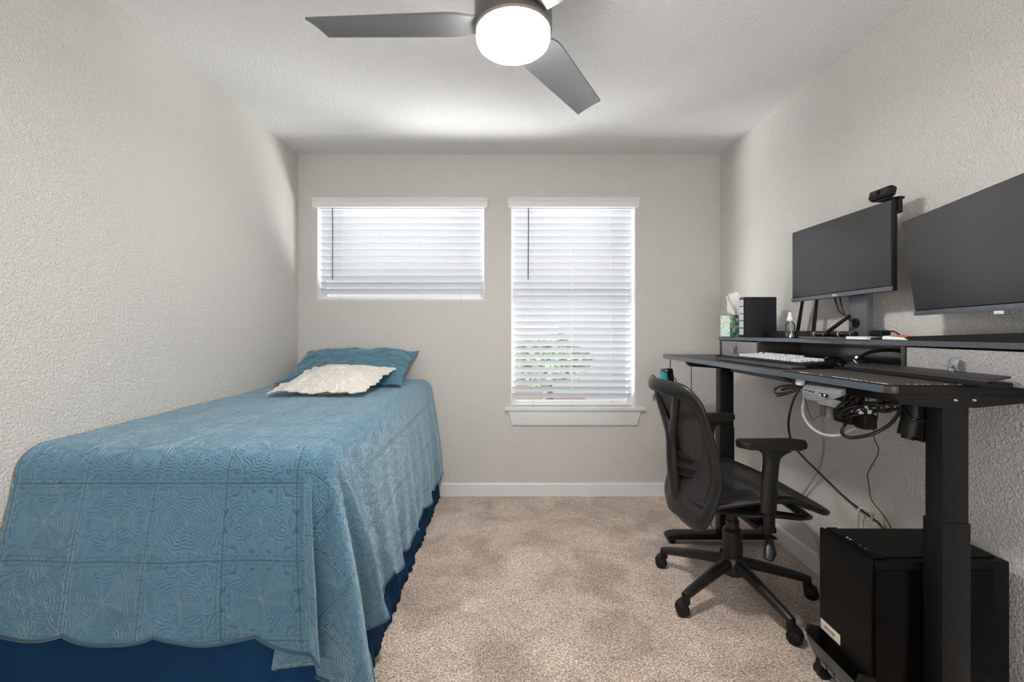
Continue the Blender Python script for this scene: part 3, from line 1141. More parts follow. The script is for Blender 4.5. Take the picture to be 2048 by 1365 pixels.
for nm, cy, ys in (('near', 1.259, 1.233), ('far', 2.455, 2.430)):
    cx = 1.259 if nm == 'near' else 1.218
    hw = .037
    c_ = MB().b2((cx - hw, ys, .60), (cx + hw, ys + .052, DZ - .03), .003)
    co = c_.build('column', M['blackm'], desk)
    s_ = MB().b2((cx - hw - .003, ys - .003, .045), (cx + hw + .003, ys + .056, .650), .003)
    s_.build('outer_sleeve', M['blackm'], co)
    ft = MB()
    fa = cx - .33
    fb = min(cx + .278, XR - .022)
    pr = [(fa, .030), (fa + .01, .050), (fa + .05, .060), (fb - .05, .060), (fb - .01, .045), (fb, .030)]
    ft.prism([(a, ys - .006, b) for a, b in pr], (0, .066, 0), .002)
    fo = ft.build('foot', M['blackm'], desk)
    for x in (fa + .035, fb - .035):
        k = MB().cyl((x, ys + .014, .016), (x, ys + .040, .016), .0155, n=18)
        k.b2((x - .010, ys + .010, .016), (x + .010, ys + .044, .034), .002)
        k.build('caster', M['blackp'], fo)
    # tapered arm that carries the worktop
    br = MB()
    yb0 = ys - .006 if nm == 'near' else ys + .004
    za_, zm = DZ - .024, DZ - .062
    prof = [(1.075 if nm == 'near' else 1.0, za_), (1.49, za_), (1.49, za_ - .022), (cx + .055, zm), (cx - .055, zm), (1.10 if nm == 'near' else 1.02, za_ - .028)]
    br.prism([(a, yb0, b) for a, b in prof], (0, .045, 0), .002)
    br.build('support_arm', M['blackm'], desk)
    if nm == 'near':
        for x in (cx - .009 + .0, cx + .043):
            MB().lathe((x, yb0 - .0005, DZ - .040), [(.0055, 0), (.0055, .002), (.004, .0035), (.002, .002), (.002, .001)], 16, axis=(0, -1, 0)).build('bolt', M['chrome'], desk)
# beam between the columns and cross tray
MB().b2((1.235, 1.28, DZ - .070), (1.285, 2.44, DZ - .026), .003).build('cross_beam', M['blackm'], desk)
MB().b2((1.12, 1.32, DZ - .056), (1.15, 2.2, DZ - .024), .003).build('cross_beam', M['blackm'], desk)
# lifting motor beside the near column
a_ = PY(1868, 815, 1.33); b_ = PY(1838, 880, 1.33)
mo = MB().cyl((1.246, 1.335, .985), (1.215, 1.33, .872), .0275, n=24)
mo.cyl((1.215, 1.33, .874), (1.212, 1.33, .862), .016, n=16)
mo.b2((1.225, 1.295, .86), (1.285, 1.35, 1.0), .006)
mo.build('lift_motor', M['blackp'], desk)
# control panel clipped under the front edge
y0_, y1_ = 1.385, 1.550
kp = MB()
cxk = fx(1.47)
pl = [(cxk + .026, y0_, 0), (cxk + .004, y0_ + .004, 0), (cxk - .022, y0_ + .035, 0), (cxk - .030, 1.47, 0), (cxk - .022, y1_ - .03, 0), (cxk + .006, y1_ - .006, 0), (cxk + .026, y1_, 0)]
def kz(p): return DZ - .026 - max(0, (cxk + .03 - p[0])) * .55
sp = spline([(p[0], p[1], kz(p)) for p in pl], 4)
kp.prism(sp, (0, 0, -.020), .002)
kpo = kp.build('control_panel', M['keypad'], desk)
tag(kpo, label='grey button panel')
nx = Vector((-1, 0, -.55)).normalized(); tx = Vector((-.55, 0, 1)).normalized()
def kpos(y, s): return Vector((cxk - .014, y, DZ - .0445)) + tx * s
face = Vector((-1, 0, 0))
fpx = cxk - .0265
for i, y in enumerate((1.527, 1.508, 1.489, 1.470)):
    kk = MB().box((fpx + .006 + (3 - i) * .0016, y, DZ - .0555), (.006, .015, .010), .002)
    kk.build('button', M['gloss'], kpo)
for i, (y, t_) in enumerate(((1.527, '1'), (1.508, '2'), (1.489, '3'), (1.470, '4'))):
    text_mesh(t_, .009, .0003, 'button_symbol', M['white'], kpo, (fpx + .0025 + (3 - i) * .0016, y, DZ - .0555), (0, -1, 0), (0, 0, 1))
for y, up in ((1.428, 1), (1.408, -1)):
    MB().box((fpx + .005, y, DZ - .0555), (.006, .016, .011), .002).build('button', M['gloss'], kpo)
    x_ = fpx + .0015
    z_ = DZ - .0555
    MB().prism([(x_, y - .005, z_ - .0035 * up), (x_, y + .005, z_ - .0035 * up), (x_, y, z_ + .004 * up)], (-.0005, 0, 0)).build('arrow_symbol', M['white'], kpo, smooth=0)

# ---------------------------------------------------------------- riser shelf on the desk
def rfx(y): return 1.253 + (2.6 - y) * .069
def rz(y): return 1.146 + (2.6 - y) * .0093
RT = .018
ris = thing('desk_riser', 'black two-drawer riser shelf along the back of the standing desk', 'desk shelf', (1.38, 1.86, DZ))
RD = Vector((-.069, 1, -.0093)).normalized()
ya_, yb_ = 1.12, 2.60
b = MB()
b.add([(rfx(y), y, rz(y) - k) for y in (ya_, yb_) for k in (RT, 0)] + [(1.508, y, rz(y) - k) for y in (ya_, yb_) for k in (RT, 0)],
      [(0, 2, 3, 1), (4, 5, 7, 6), (1, 3, 7, 5), (0, 4, 6, 2), (0, 1, 5, 4), (2, 6, 7, 3)])
bmesh.ops.bevel(b.bm, geom=list(b.bm.edges), offset=.0015, segments=2, affect='EDGES')
b.build('shelf_board', M['desktop'], ris, smooth=30)
fs = MB()
fs.add([(rfx(y) - q, y, rz(y) - k) for y in (ya_, yb_) for k in (RT - .0005, .0005) for q in (.0012, 0)],
       [(0, 4, 6, 2), (1, 3, 7, 5), (2, 6, 7, 3), (0, 1, 5, 4), (0, 2, 3, 1), (4, 5, 7, 6)])
fs.build('edge_band', M['edge'], ris, smooth=0)
def panel(y, t=.015, name='side_panel', x0=None):
    p = MB()
    xx = rfx(y) + .003 if x0 is None else x0
    zz = rz(y) - RT - .0008
    p.b2((xx, y - t / 2, DZ + .0005), (1.50, y + t / 2, zz), .001)
    return p.build(name, M['desktop'], ris, smooth=30)
for y in (2.588, 2.245, 1.481, 1.135): panel(y)
MB().b2((1.495, 1.145, DZ + .001), (1.505, 2.58, DZ + .085), .001).build('back_panel', M['edge'], ris, smooth=30)
for (y0_, y1_) in ((2.256, 2.576), (1.146, 1.470)):
    d = MB()
    yl, yh = y0_, y1_
    x0_ = rfx(yl) + .006
    zt_ = rz(yh) - RT - .004
    pts = [(rfx(yl) + .005, yl), (rfx(yh) + .005, yh), (1.47, yh), (1.47, yl)]
    d.prism([(p[0], p[1], DZ + .002) for p in pts], (0, 0, zt_ - DZ - .002), .003)
    do = d.build('drawer', M['fabric'], ris)
    tag(do, label='grey woven drawer')
    ym = (yl + yh) / 2 + (.0 if yl < 2 else .01)
    xm = rfx(ym) - .003
    tabm = MB()
    tabm.grid(lambda u, v: Vector((xm - .004 - .010 * sin(pi * v), ym - .014 + .028 * u, DZ + .070 - .045 * v + .003 * sin(u * 3))), 4, 10, .002)
    tb = tabm.build('pull_tab', M['grey'], do, smooth=180)
    rv = MB().lathe((xm - .017, ym + .002, DZ + .048), [(.003, 0), (.006, 0), (.006, .002), (.003, .002)], 16, axis=(-1, 0, 0))
    rv.b2((xm - .0175, ym - .008, DZ + .028), (xm - .0155, ym + .006, DZ + .040), .0005)
    rv.build('metal_rivet', M['metal'], do)

# ================================================================ monitors
def monitor(name, label, A, B, h, th, tilt, chin, base_fn):
    """A, B: lower far / lower near corners of the front face"""
    A = Vector(A); B = Vector(B)
    dy = (B - A).normalized()
    n = Vector((dy.y, -dy.x, 0)).normalized()
    if n.x > 0: n = -n                      # front faces the room
    up = Vector((0, 0, 1)) + n * tilt
    up.normalize()
    n2 = dy.cross(up).normalized()
    if n2.x > 0: n2 = -n2
    w = (B - A).length
    rt = thing(name, label, 'monitor', ((A.x + B.x) / 2, (A.y + B.y) / 2, rz((A.y + B.y) / 2)))
    C = (A + B) / 2 + up * h / 2
    Rm = Matrix((dy, n2, up)).transposed()
    sh = MB().box(C - n2 * (th / 2 + .001), (w, th, h), .004, Rm)
    sh.box(C - n2 * (th + .010), (w * .72, .026, h * .66), .012, Rm)
    sh.build('housing', M['blackp'], rt)
    be = .006
    sc = MB().box(C + n2 * .0006 + up * (chin / 2), (w - be * 2, .0028, h - chin - be), .0005, Rm)
    sc.build('screen', M['screen'], rt)
    ch = MB().box((A + B) / 2 + up * (chin / 2) + n2 * .0014, (w - .001, .005, chin - .001), .0012, Rm)
    cho = ch.build('lower_bezel', M['bezel'], rt)
    return rt, C, dy, n2, up, Rm, w


mA, mB = (1.376, 2.121, 1.322), (1.407, 1.602, 1.334)
m1, C1, dy1, n1, up1, R1, w1 = monitor('monitor', 'flat dark monitor with a webcam clipped on top, standing left of the larger screen', mA, mB, .335, .018, .0, .018, None)
lc = (Vector(mA) + Vector(mB)) / 2 + up1 * .0095 + n1 * .0042
text_mesh('DELL', .0125, .0003, 'brand_lettering', M['white'], m1, lc + dy1 * .0 , dy1, up1)
# stand of the first monitor
sx, sy, szb = 1.445, 1.812, rz(1.8) + .0
stm = MB()
zt1 = 1.47
stm.b2((sx, sy - .048, szb + .006), (sx + .026, sy + .048, zt1), .004)
stm.b2((sx - .04, sy - .035, zt1 - .085), (sx + .01, sy + .035, zt1 - .005), .006)
so = stm.build('stand', M['standgrey'], m1)
tag(so, label='grey upright stand')
MB().b2((1.285, sy - .11, szb + .001), (1.50, sy + .11, szb + .007), .003).build('base_plate', M['standgrey'], m1)
rg = MB().lathe((sx + .001, sy + .008, 1.218), [(.013, -.001), (.020, -.001), (.020, .003), (.013, .003)], 24, axis=(-1, 0, 0))
rg.build('cable_ring', M['blackp'], so)
mA2, mB2 = (1.422, 1.53, 1.2406), (1.247 + .012, .95, 1.247)
m2, C2, dy2, n2_, up2, R2, w2_ = monitor('monitor', 'larger monitor turned towards the room, nearest the camera at the right', mA2, mB2, .330, .020, .13, .017, None)
# its V-shaped stand and wedge-like base
vs = MB()
cb_ = (Vector(mA2) + Vector(mB2)) / 2
vs.prism([(1.378, 1.175, 1.262), (1.420, 1.175, 1.262), (1.425, 1.10, rz(1.1) + .03), (1.372, 1.10, rz(1.1) + .03)], (0, -.05, 0), .003)
vs.box((1.40, 1.14, 1.29), (.045, .06, .10), .004)
vo_ = vs.build('stand', M['blackp'], m2)
wg = MB()
wz = rz(1.3)
wg.prism([(1.315, 1.62, rz(1.62) + .001), (1.34, 1.12, rz(1.12) + .001), (1.50, 1.12, rz(1.12) + .001), (1.50, 1.66, rz(1.66) + .001)], (0, 0, .0))if False else None
pts_b = [(1.322, 1.66), (1.352, 1.125), (1.500, 1.125), (1.500, 1.66)]
zb_ = [rz(1.66) + .0012, rz(1.125) + .0012, rz(1.125) + .0012, rz(1.66) + .0012]
zu_ = [.004, .026, .026, .004]
wg.add([(p[0], p[1], z) for p, z in zip(pts_b, zb_)] + [(p[0], p[1], z + k) for p, z, k in zip(pts_b, zb_, zu_)],
       [(0, 1, 2, 3), (4, 7, 6, 5), (0, 4, 5, 1), (1, 5, 6, 2), (2, 6, 7, 3), (3, 7, 4, 0)])
wg.build('base_plate', M['blackp'], m2, smooth=30)
# white inspection label under the bezel
tagc = Vector(mA2).lerp(Vector(mB2), .60) - up2 * .004 + n2_ * .002
MB().box(tagc, (.032, .0015, .009), .0003, R2).build('paper_tag', M['white'], m2)

# webcam
wp = Vector((1.407 - .004, 1.635, 1.668))
wc = thing('webcam', 'small black webcam clipped on the top edge of the left monitor', 'webcam', wp)
Rw = Matrix((dy1, n1, Vector((0, 0, 1)))).transposed() @ Matrix.Rotation(.28, 3, 'X')
body = MB().box(wp + Vector((-.006, 0, .0285)), (.092, .032, .040), .014, Rw, 3)
body.build('camera_body', M['blackp'], wc)
MB().box(wp + Vector((-.006, 0, .0285)) + Rw @ Vector((0, .0155, 0)), (.078, .003, .028), .001, Rw).build('front_glass', M['gloss'], wc)
ct = wp + Vector((-.006, 0, .0285)) + Rw @ Vector((0, .017, 0))
MB().lathe(ct, [(.007, 0), (.009, .001), (.007, .003), (.0001, .003)], 20, axis=Rw @ Vector((0, 1, 0))).build('lens', M['smoked'], wc)
cl = MB().box(wp + Vector((.012, .0, .0075)), (.045, .045, .010), .003, R1)
cl.box(wp + Vector((.030, -.022, -.020)), (.030, .014, .060), .004, R1)
cl.box(wp + Vector((.034, -.020, .006)), (.03, .024, .010), .002, R1)
cl.build('mounting_clip', M['blackp'], wc)

# ================================================================ things on the riser
def on(y): return rz(y) + .0008


# tissue box
tb0 = thing('tissue_box', 'green printed tissue box with a tissue sticking out at the far riser end', 'tissue box', (1.30, 2.50, on(2.5)))
tz = on(2.45)
MB().b2((1.243, 2.445, tz), (1.353, 2.555, tz + .122), .002).build('carton', M['tissuebox'], tb0)
MB().b2((1.2418, 2.447, tz + .002), (1.2428, 2.553, tz + .120), .0002).build('printed_side', M['tissueside'], tb0, smooth=0)
def tis(u, v):
    a = (u - .5)
    wdt = .030 + .085 * sin(min(1, v * 1.25) * pi * .62)
    return Vector((1.298 + a * wdt * .9 + .006 * sin(v * 7 + a * 5), 2.497 + .018 * sin(a * 9 + v * 3) + .012 * v, tz + .120 + v * .135 - abs(a) * .06 * v + .004 * sin(a * 25)))
MB().grid(tis, 24, 16, .0006).build('tissue', M['paper'], tb0, smooth=180)

# drive enclosure
nas = thing('drive_enclosure', 'black box with a silver striped front panel beside the tissue box', 'drive enclosure', (1.325, 2.33, on(2.3)))
nz0 = on(2.30)
MB().b2((1.2475, 2.300, nz0), (1.412, 2.356, nz0 + .211), .002).build('case', M['nas'], nas)
fp_ = MB().b2((1.2445, 2.303, nz0 + .004), (1.2475, 2.3525, nz0 + .207), .001).build('front_panel', M['blackp'], nas)
for k in range(5):
    z = nz0 + .012 + k * .038
    t_ = MB().b2((1.2405, 2.309, z), (1.2450, 2.348, z + .034), .0015).build('drive_tray', M['keycap'], fp_)
MB().b2((1.2400, 2.311, nz0 + .205), (1.2450, 2.346, nz0 + .2065), .0003).build('trim_strip', M['white'], nas)

# router
ro = thing('router', 'low black wireless router with three raised antennas behind the spray bottle', 'router', (1.42, 2.12, on(2.1)))
rz0 = on(2.0)
rb = MB()
pr = rounded_poly([(1.335, 1.93), (1.335, 2.29), (1.495, 2.29), (1.495, 1.93)], [.03, .03, .03, .03], rz0 + .001)
rb.prism(pr, (0, 0, .030), .006)
rb.build('router_body', M['blackp'], ro)
for (x, y, dx, dyy, hh) in ((1.46, 2.21, -.012, -.06, .185), (1.46, 2.095, -.006, -.035, .185)):
    MB().tube([(x, y, rz0 + .022), (x + dx * .1, y + dyy * .15, rz0 + .045), (x + dx, y + dyy, rz0 + hh)], [.011, .0125, .0095], 10, sx=.45, up=(0, 1, 0)).build('antenna', M['blackp'], ro)
MB().tube([(1.40, 1.95, rz0 + .016), (1.40, 1.925, rz0 + .024), (1.395, 1.79, rz0 + .095)], [.009, .0095, .008], 10, sx=.6, up=(0, 0, 1)).build('antenna', M['blackp'], ro)
MB().lathe((1.3345, 2.10, rz0 + .015), [(.004, 0), (.007, 0), (.007, .001), (.004, .001)], 20, axis=(-1, 0, 0)).build('ring_emblem', M['white'], ro)

# spray bottle
bc = Vector((1.312, 2.035, on(2.03)))
bo = thing('spray_bottle', 'small clear spray bottle with a white cap at the front of the riser', 'spray bottle', bc)
MB().lathe(bc, [(.0002, .0), (.018, .0), (.0198, .002), (.0198, .058), (.017, .068), (.009, .076), (.009, .082)], 28).build('bottle', M['bottle'], bo)
MB().lathe(bc, [(.013, .078), (.0145, .080), (.0145, .090), (.012, .097), (.009, .100), (.0085, .116), (.007, .1185), (.0001, .1185)], 24).build('spray_cap', M['white'], bo)
MB().tube([bc + Vector((0, 0, .078)), bc + Vector((0.001, 0, .045)), bc + Vector((.006, -.010, .004))], .0016, 6).build('dip_tube', M['white'], bo)

# thin black notebooks
def booklet(name, label, cat, x0, x1, y0, y1, t, m, pg):
    z = on(y1) + .0004 * 0 + max(0, rz(y0) - rz(y1))
    r = thing(name, label, cat, ((x0 + x1) / 2, (y0 + y1) / 2, on((y0 + y1) / 2)))
    z = on(y0)
    MB().b2((x0 + .002, y0 + .002, z + .0012), (x1 - .002, y1 - .002, z + t - .0012), .0004).build('pages', pg, r, smooth=0)
    c_ = MB().b2((x0, y0, z), (x1, y1, z + .0012), .0003)
    c_.b2((x0, y0, z + t - .0012), (x1, y1, z + t), .0003)
    c_.b2((x1 - .002, y0, z), (x1, y1, z + t), .0003)
    c_.build('cover', m, r, smooth=0)
    return r


booklet('tablet', 'thin black tablet lying on the riser in front of the marker pens', 'tablet', 1.303, 1.395, 1.735, 1.965, .008, M['blackp'], M['grey'])
booklet('notepad', 'small white notepad on the riser edge below the left monitor', 'notepad', 1.309, 1.365, 1.60, 1.70, .010, M['paper'], M['paper'])


def marker(label, y0, y1, x, r, m2, zoff):
    z = on(y0) + zoff + r
    rt = thing('marker_pen', label, 'marker pen', (x, (y0 + y1) / 2, z - r))
    MB().tube([(x, y0, z), (x, y0 + .006, z), (x + .004, y1, z)], [r * .8, r, r], 16).build('barrel', M['gloss'], rt)
    ym = y1 - (y1 - y0) * .28
    MB().tube([(x + .0025, ym, z), (x + .0035, y1 - .004, z), (x + .0037, y1 + .002, z)], [r * 1.12, r * 1.12, r * .9], 16).build('cap', m2, rt)
    for yy in (y0 + .02, ym - .008):
        MB().tube([(x + .0006, yy, z), (x + .0008, yy + .0016, z)], [r * 1.03, r * 1.03], 16).build('ring_stripe', M['white'], rt)
    return rt


marker('thick black marker with white rings lying right of the slanted router antenna', 1.70, 1.83, 1.352, .0105, M['blackp'], .0085)
marker('black marker with a grey end beside the spray bottle', 1.845, 1.965, 1.350, .0095, M['brown'], .0085)

# orange scissors-like tool, adapter and eraser
oc = thing('tape_roll', 'flat orange handled tool on the riser right of the monitor stand', 'hand tool', (1.40, 1.66, on(1.66)))
zq = on(1.60) + .001
MB().tube(spline([(1.37, 1.60, zq + .004), (1.36, 1.64, zq + .004), (1.375, 1.69, zq + .004), (1.40, 1.695, zq + .004), (1.405, 1.64, zq + .004)], 6, True), .004, 8, closed=True, sx=1.4).build('handle_loop', M['orange'], oc)
MB().tube([(1.385, 1.60, zq + .004), (1.39, 1.53, zq + .0035), (1.395, 1.49, zq + .003)], [.005, .0045, .002], 8, sx=1.5).build('handle_tip', M['orange'], oc)
oc.name = 'craft_tool'; WO['craft_tool'] = WO['tape_roll']
er = thing('eraser', 'cream wedge with an orange top lying on the riser between the monitors', 'eraser', (1.345, 1.50, on(1.5)))
ez = on(1.45)
MB().prism([(1.325, 1.46, ez), (1.325, 1.555, ez), (1.325, 1.55, ez + .013), (1.325, 1.475, ez + .009)], (.03, 0, 0), .002).build('body', M['paper'], er)
MB().prism([(1.328, 1.462, ez + .0095), (1.328, 1.53, ez + .0135), (1.328, 1.52, ez + .017), (1.328, 1.46, ez + .013)], (.024, 0, 0), .001).build('top_layer', M['orange'], er)
ad = thing('power_adapter', 'black power adapter with a looped cord behind the orange tool on the riser', 'adapter', (1.44, 1.685, on(1.68)))
az = on(1.62)
MB().b2((1.42, 1.668, az + .0), (1.46, 1.722, az + .034), .008, 3).build('adapter_body', M['blackp'], ad)
MB().tube(spline([(1.435, 1.67, az + .026), (1.43, 1.63, az + .030), (1.425, 1.598, az + .018), (1.425, 1.605, az + .006), (1.43, 1.65, az + .004)], 8), .0032, 8).build('cord_loop', M['blackcable'], ad)

# ================================================================ things on the worktop
TP = DZ + .0006
# keyboard, along the desk
kb = thing('keyboard', 'full-size black keyboard with pale keycaps and a wrist rest on the desk', 'keyboard', (1.22, 1.94, TP))
KO = Vector((fx(2.19) + .152, 2.19, TP))         # far front corner of the key block
def kp_(a, b_, z): return KO + (-DIR) * a + NRM * b_ + Vector((0, 0, z))   # a along towards camera, b towards wall
Rk = Matrix((-DIR, NRM, Vector((0, 0, 1)))).transposed()
base_k = MB()
pa = [kp_(0, 0, .004), kp_(.455, 0, .004), kp_(.455, .142, .014), kp_(0, .142, .014)]
base_k.prism(pa, (0, 0, .014), .003)
base_k.prism([kp_(.01, .004, .0), kp_(.445, .004, .0), kp_(.445, .135, .0), kp_(.01, .135, .0)], (0, 0, .006), .001)
base_k.build('key_deck', M['blackp'], kb)
rows = [
    (.010, [.0 + 1.25] * 3 + [6.25] + [1.25] * 4 + [.25] + [1] * 3 + [.25] + [2, 1]),
    (.029, [2.25] + [1] * 10 + [2.75, 1.25, 1, 1.25, 1, 1, 1]),
    (.048, [1.75] + [1] * 11 + [2.25, 3.5] + [1, 1, 1]),
    (.067, [1.5] + [1] * 12 + [1.5, .25, 1, 1, 1, .25, 1, 1, 1, 1]),
    (.086, [1] * 13 + [2, .25, 1, 1, 1, .25, 1, 1, 1, 1]),
    (.112, [1, 1, 1, 1, 1, .5, 1, 1, 1, 1, .5, 1, 1, 1, 1, .25, 1, 1, 1]),
]
gaps = {(0, 8), (0, 12), (1, 12), (1, 14), (2, 13), (3, 14), (3, 18), (4, 14), (4, 18), (5, 1), (5, 5), (5, 10), (5, 15)}
unit = .0191
nkeys = 0
protos = {}
for ri, (b_, ws) in enumerate(rows):
    a = .008
    for ci, w_ in enumerate(ws):
        if (ri, ci) in gaps:
            a += w_ * unit; continue
        if a + w_ * unit > .452 or nkeys >= 100: break
        z = .018 + b_ * .075
        top = .0110 + (.002 if ri in (0, 5) else 0)
        key = round(w_, 2), ri
        c = kp_(a + w_ * unit / 2, b_ + .0085, z + top / 2 + .0015)
        if key not in protos:
            k = MB().box((0, 0, 0), (w_ * unit - .0042, .0145, top), .0018, Rk, 1, .92 if False else None)
            # narrower at the top like a real keycap
            for v in k.bm.verts:
                if v.co.z > 0:
                    v.co.x *= .90 if w_ < 2 else .98
                    v.co.y *= .94
            me_ = bpy.data.meshes.new('key')
            bmesh.ops.recalc_face_normals(k.bm, faces=k.bm.faces)
            k.bm.to_mesh(me_); k.bm.free()
            me_.materials.append(M['keycap'])
            protos[key] = me_
        ko = bpy.data.objects.new('key', protos[key])
        COL.objects.link(ko); ko.parent = kb; ko.location = c - WO[kb.name]
        nkeys += 1
        a += w_ * unit
wr = MB()
wr.prism([kp_(-.035, -.088, .001), kp_(.500, -.088, .001), kp_(.478, -.006, .001), kp_(-.012, -.006, .001)], (0, 0, .009), .003)
wr.build('wrist_rest', M['grey'] if False else mat('graphite wrist rest', (.05, .048, .046), .6, bump=(500, .3, .0006), var=.1), kb)
kbc = MB().tube(spline([kp_(-.0, .12, .012), kp_(-.04, .11, .010), kp_(-.12, .06, .006), kp_(-.20, .02, .0045), kp_(-.27, .05, .0045), kp_(-.33, .13, .0045)], 8), .0028, 8)
kbc.build('keyboard_cord', M['blackcable'], kb)

# worn pad along the front edge of the near half
pd = thing('desk_mat', 'worn black desk mat with frayed pale edge along the near front of the desk', 'desk mat', (1.16, 1.44, TP))
pm = MB()
ypa, ypb = 1.222, 1.655
pm.prism([(fx(ypa) + .003, ypa, TP), (fx(ypb) + .003, ypb, TP), (fx(ypb) + .24, ypb, TP), (fx(ypa) + .24, ypa, TP)], (0, 0, .0035), .0008)
pm.build('pad', M['padcloth'], pd)
fr_ = MB()
rr_ = random.Random(4)
for k in range(46):
    y = 1.23 + .34 * rr_.random() ** 1.0
    fr_.box((fx(y) + .0035 + rr_.random() * .002, y, TP + .004), (.0022 + rr_.random() * .003, .002 + rr_.random() * .006, .0008), 0, Matrix.Rotation(rr_.random() * 3, 3, 'Z'))
for k in range(12):
    x = fx(1.222) + .01 + rr_.random() * .28
    fr_.box((x, 1.2232, TP + .004), (.003 + rr_.random() * .006, .0015, .0008))
fr_.build('frayed_threads', M['paper'], pd, smooth=0)

# long padded rest near the drawers
lr = thing('laptop', 'closed dusty black laptop lying on the desk in front of the near drawer', 'laptop', (1.30, 1.40, TP))
def lp_(a, b_, z): return Vector((1.262 + .0 * a, 1.655 - a, TP)) + NRM * b_ + Vector((0, 0, z))
lz = .004
lw = MB()
l0 = [lp_(0, 0, lz), lp_(.50, .0, lz), lp_(.50, .075, lz), lp_(.05, .075, lz), lp_(.012, .035, lz)]
lw.prism(l0, (0, 0, .011), .002)
lw.build('base', M['blackp'], lr)
lt = MB()
l1 = [lp_(.004, .004, lz + .0115), lp_(.496, .004, lz + .0115), lp_(.496, .074, lz + .022), lp_(.055, .074, lz + .022), lp_(.020, .038, lz + .0165)]
lt.prism(l1, (0, 0, .007), .002)
lt.build('lid', mat('dusty black lid', (.03, .029, .028), .5, bump=(60, .3, .002), var=.7, vscale=18), lr)

# mouse under the riser
ms = thing('mouse', 'glossy black mouse parked under the riser behind the keyboard', 'mouse', (1.40, 1.86, TP))
def mf(u, v):
    a = u * 2 * pi; r = v
    return Vector((1.40 + .032 * cos(a) * sin(r * pi / 2), 1.88 + .058 * sin(a) * sin(r * pi / 2), TP + .001 + .038 * cos(r * pi / 2)))
msb = MB().grid(mf, 28, 10)
bmesh.ops.remove_doubles(msb.bm, verts=msb.bm.verts, dist=.0002)
msb.build('shell', M['gloss'], ms, smooth=180)
MB().tube([(1.393, 1.925, TP + .027), (1.393, 1.905, TP + .035)], .003, 8).build('scroll_wheel', M['grey'], ms)

# headset lying under the riser
hd = thing('headset', 'black headset lying in the gap under the riser beside its tangled cord', 'headset', (1.42, 1.62, TP))
MB().tube(spline([(1.36, 1.72, TP + .02), (1.38, 1.69, TP + .062), (1.42, 1.62, TP + .078), (1.45, 1.54, TP + .060), (1.455, 1.50, TP + .03)], 8), [.006] * 33, 10, sx=2.0).build('headband', M['blackp'], hd)
for (x, y) in ((1.372, 1.715), (1.455, 1.505)):
    MB().lathe((x, y, TP + .012), [(.001, -.010), (.030, -.010), (.036, -.002), (.036, .014), (.028, .024), (.001, .026)], 26, axis=(-.2, .1, 1)).build('ear_cup', M['blackp'], hd)
MB().lathe((1.352, 1.70, TP + .047), [(.003, 0), (.0058, 0), (.0058, .0012), (.003, .0012)], 18, axis=(-1, -.3, .3)).build('ring_emblem', M['white'], hd)
for k in range(3):
    MB().box((1.345, 1.70 - k * .006, TP + .034 - k * .007), (.002, .018, .0022), .0003, Matrix.Rotation(.5, 3, 'X')).build('stripe', M['keycap'], hd)
cc_ = []
for k in range(70):
    a = k * .42
    cc_.append((1.43 + .018 * cos(a) + k * .0001, 1.78 + .030 * sin(a * 1.05) - k * .0009, TP + .012 + .028 * abs(sin(a * .5)) + .006 * sin(a)))
MB().tube(spline(cc_, 3), .0016, 6).build('coiled_cord', M['blackcable'], hd)
# ================================================================ office chair
CX_, CY_ = 1.022, 1.99
ch = thing('office_chair', 'black mesh office chair on five casters facing the desk', 'office chair', (CX_, CY_, 0))
# five-star base
hub = MB().lathe((CX_, CY_, 0), [(.018, .085), (.050, .095), (.056, .120), (.052, .150), (.040, .172), (.030, .176)], 36)
hub.build('base_hub', M['chairp'], ch)
for k in range(5):
    a = radians(137.7 + 72 * k)
    d = Vector((cos(a), sin(a), 0)); n_ = Vector((-sin(a), cos(a), 0))
    c0 = Vector((CX_, CY_, 0))
    prof = [(.035, .145, .028), (.09, .138, .0265), (.17, .122, .0235), (.25, .104, .0205), (.300, .092, .0195), (.322, .085, .0165)]
    sp = spline([(r, z, w) for r, z, w in prof], 4)
    lg = MB()
    lg.tube([c0 + d * p.x + Vector((0, 0, p.y - .004)) for p in sp], [.025 - .009 * i / len(sp) for i in range(len(sp))], 14, sx=[p.z / (.025 - .009 * i / len(sp)) for i, p in enumerate(sp)], up=(0, 0, 1))
    lo_ = lg.build('star_leg', M['chairp'], ch, smooth=60)
    # caster: stem, hood, two wheels
    cc = c0 + d * .316
    sw = a + (.5, -.7, .6, -.4, .9)[k]
    ax_ = Vector((-sin(sw), cos(sw), 0)); td = Vector((cos(sw), sin(sw), 0))
    wc_ = cc + td * .014 + Vector((0, 0, .0275))
    cs_ = MB()
    cs_.cyl(cc + Vector((0, 0, .050)), cc + Vector((0, 0, .090)), .0175, .0165, n=16)
    for s_ in (-1, 1):
        cs_.lathe(wc_ + ax_ * (.0045 * s_), [(.004, 0), (.0255, .0), (.0275, .003), (.0275, .014), (.022, .019), (.006, .020), (.0001, .020)], 26, axis=ax_ * s_)
    hood = []
    cs_.tube([wc_ + td * (-.018) + Vector((0, 0, .016)), wc_ + Vector((0, 0, .030)), wc_ + td * .020 + Vector((0, 0, .018))], [.006, .009, .006], 10, sx=3.2, up=(0, 0, 1))
    cs_.build('caster', M['blackp'], ch, smooth=50)
gl = MB().lathe((CX_, CY_, 0), [(.040, .165), (.0415, .17), (.0415, .285), (.036, .292), (.028, .296), (.028, .330), (.022, .332), (.022, .40)], 32)
gl.build('gas_lift', M['chairp'], ch)
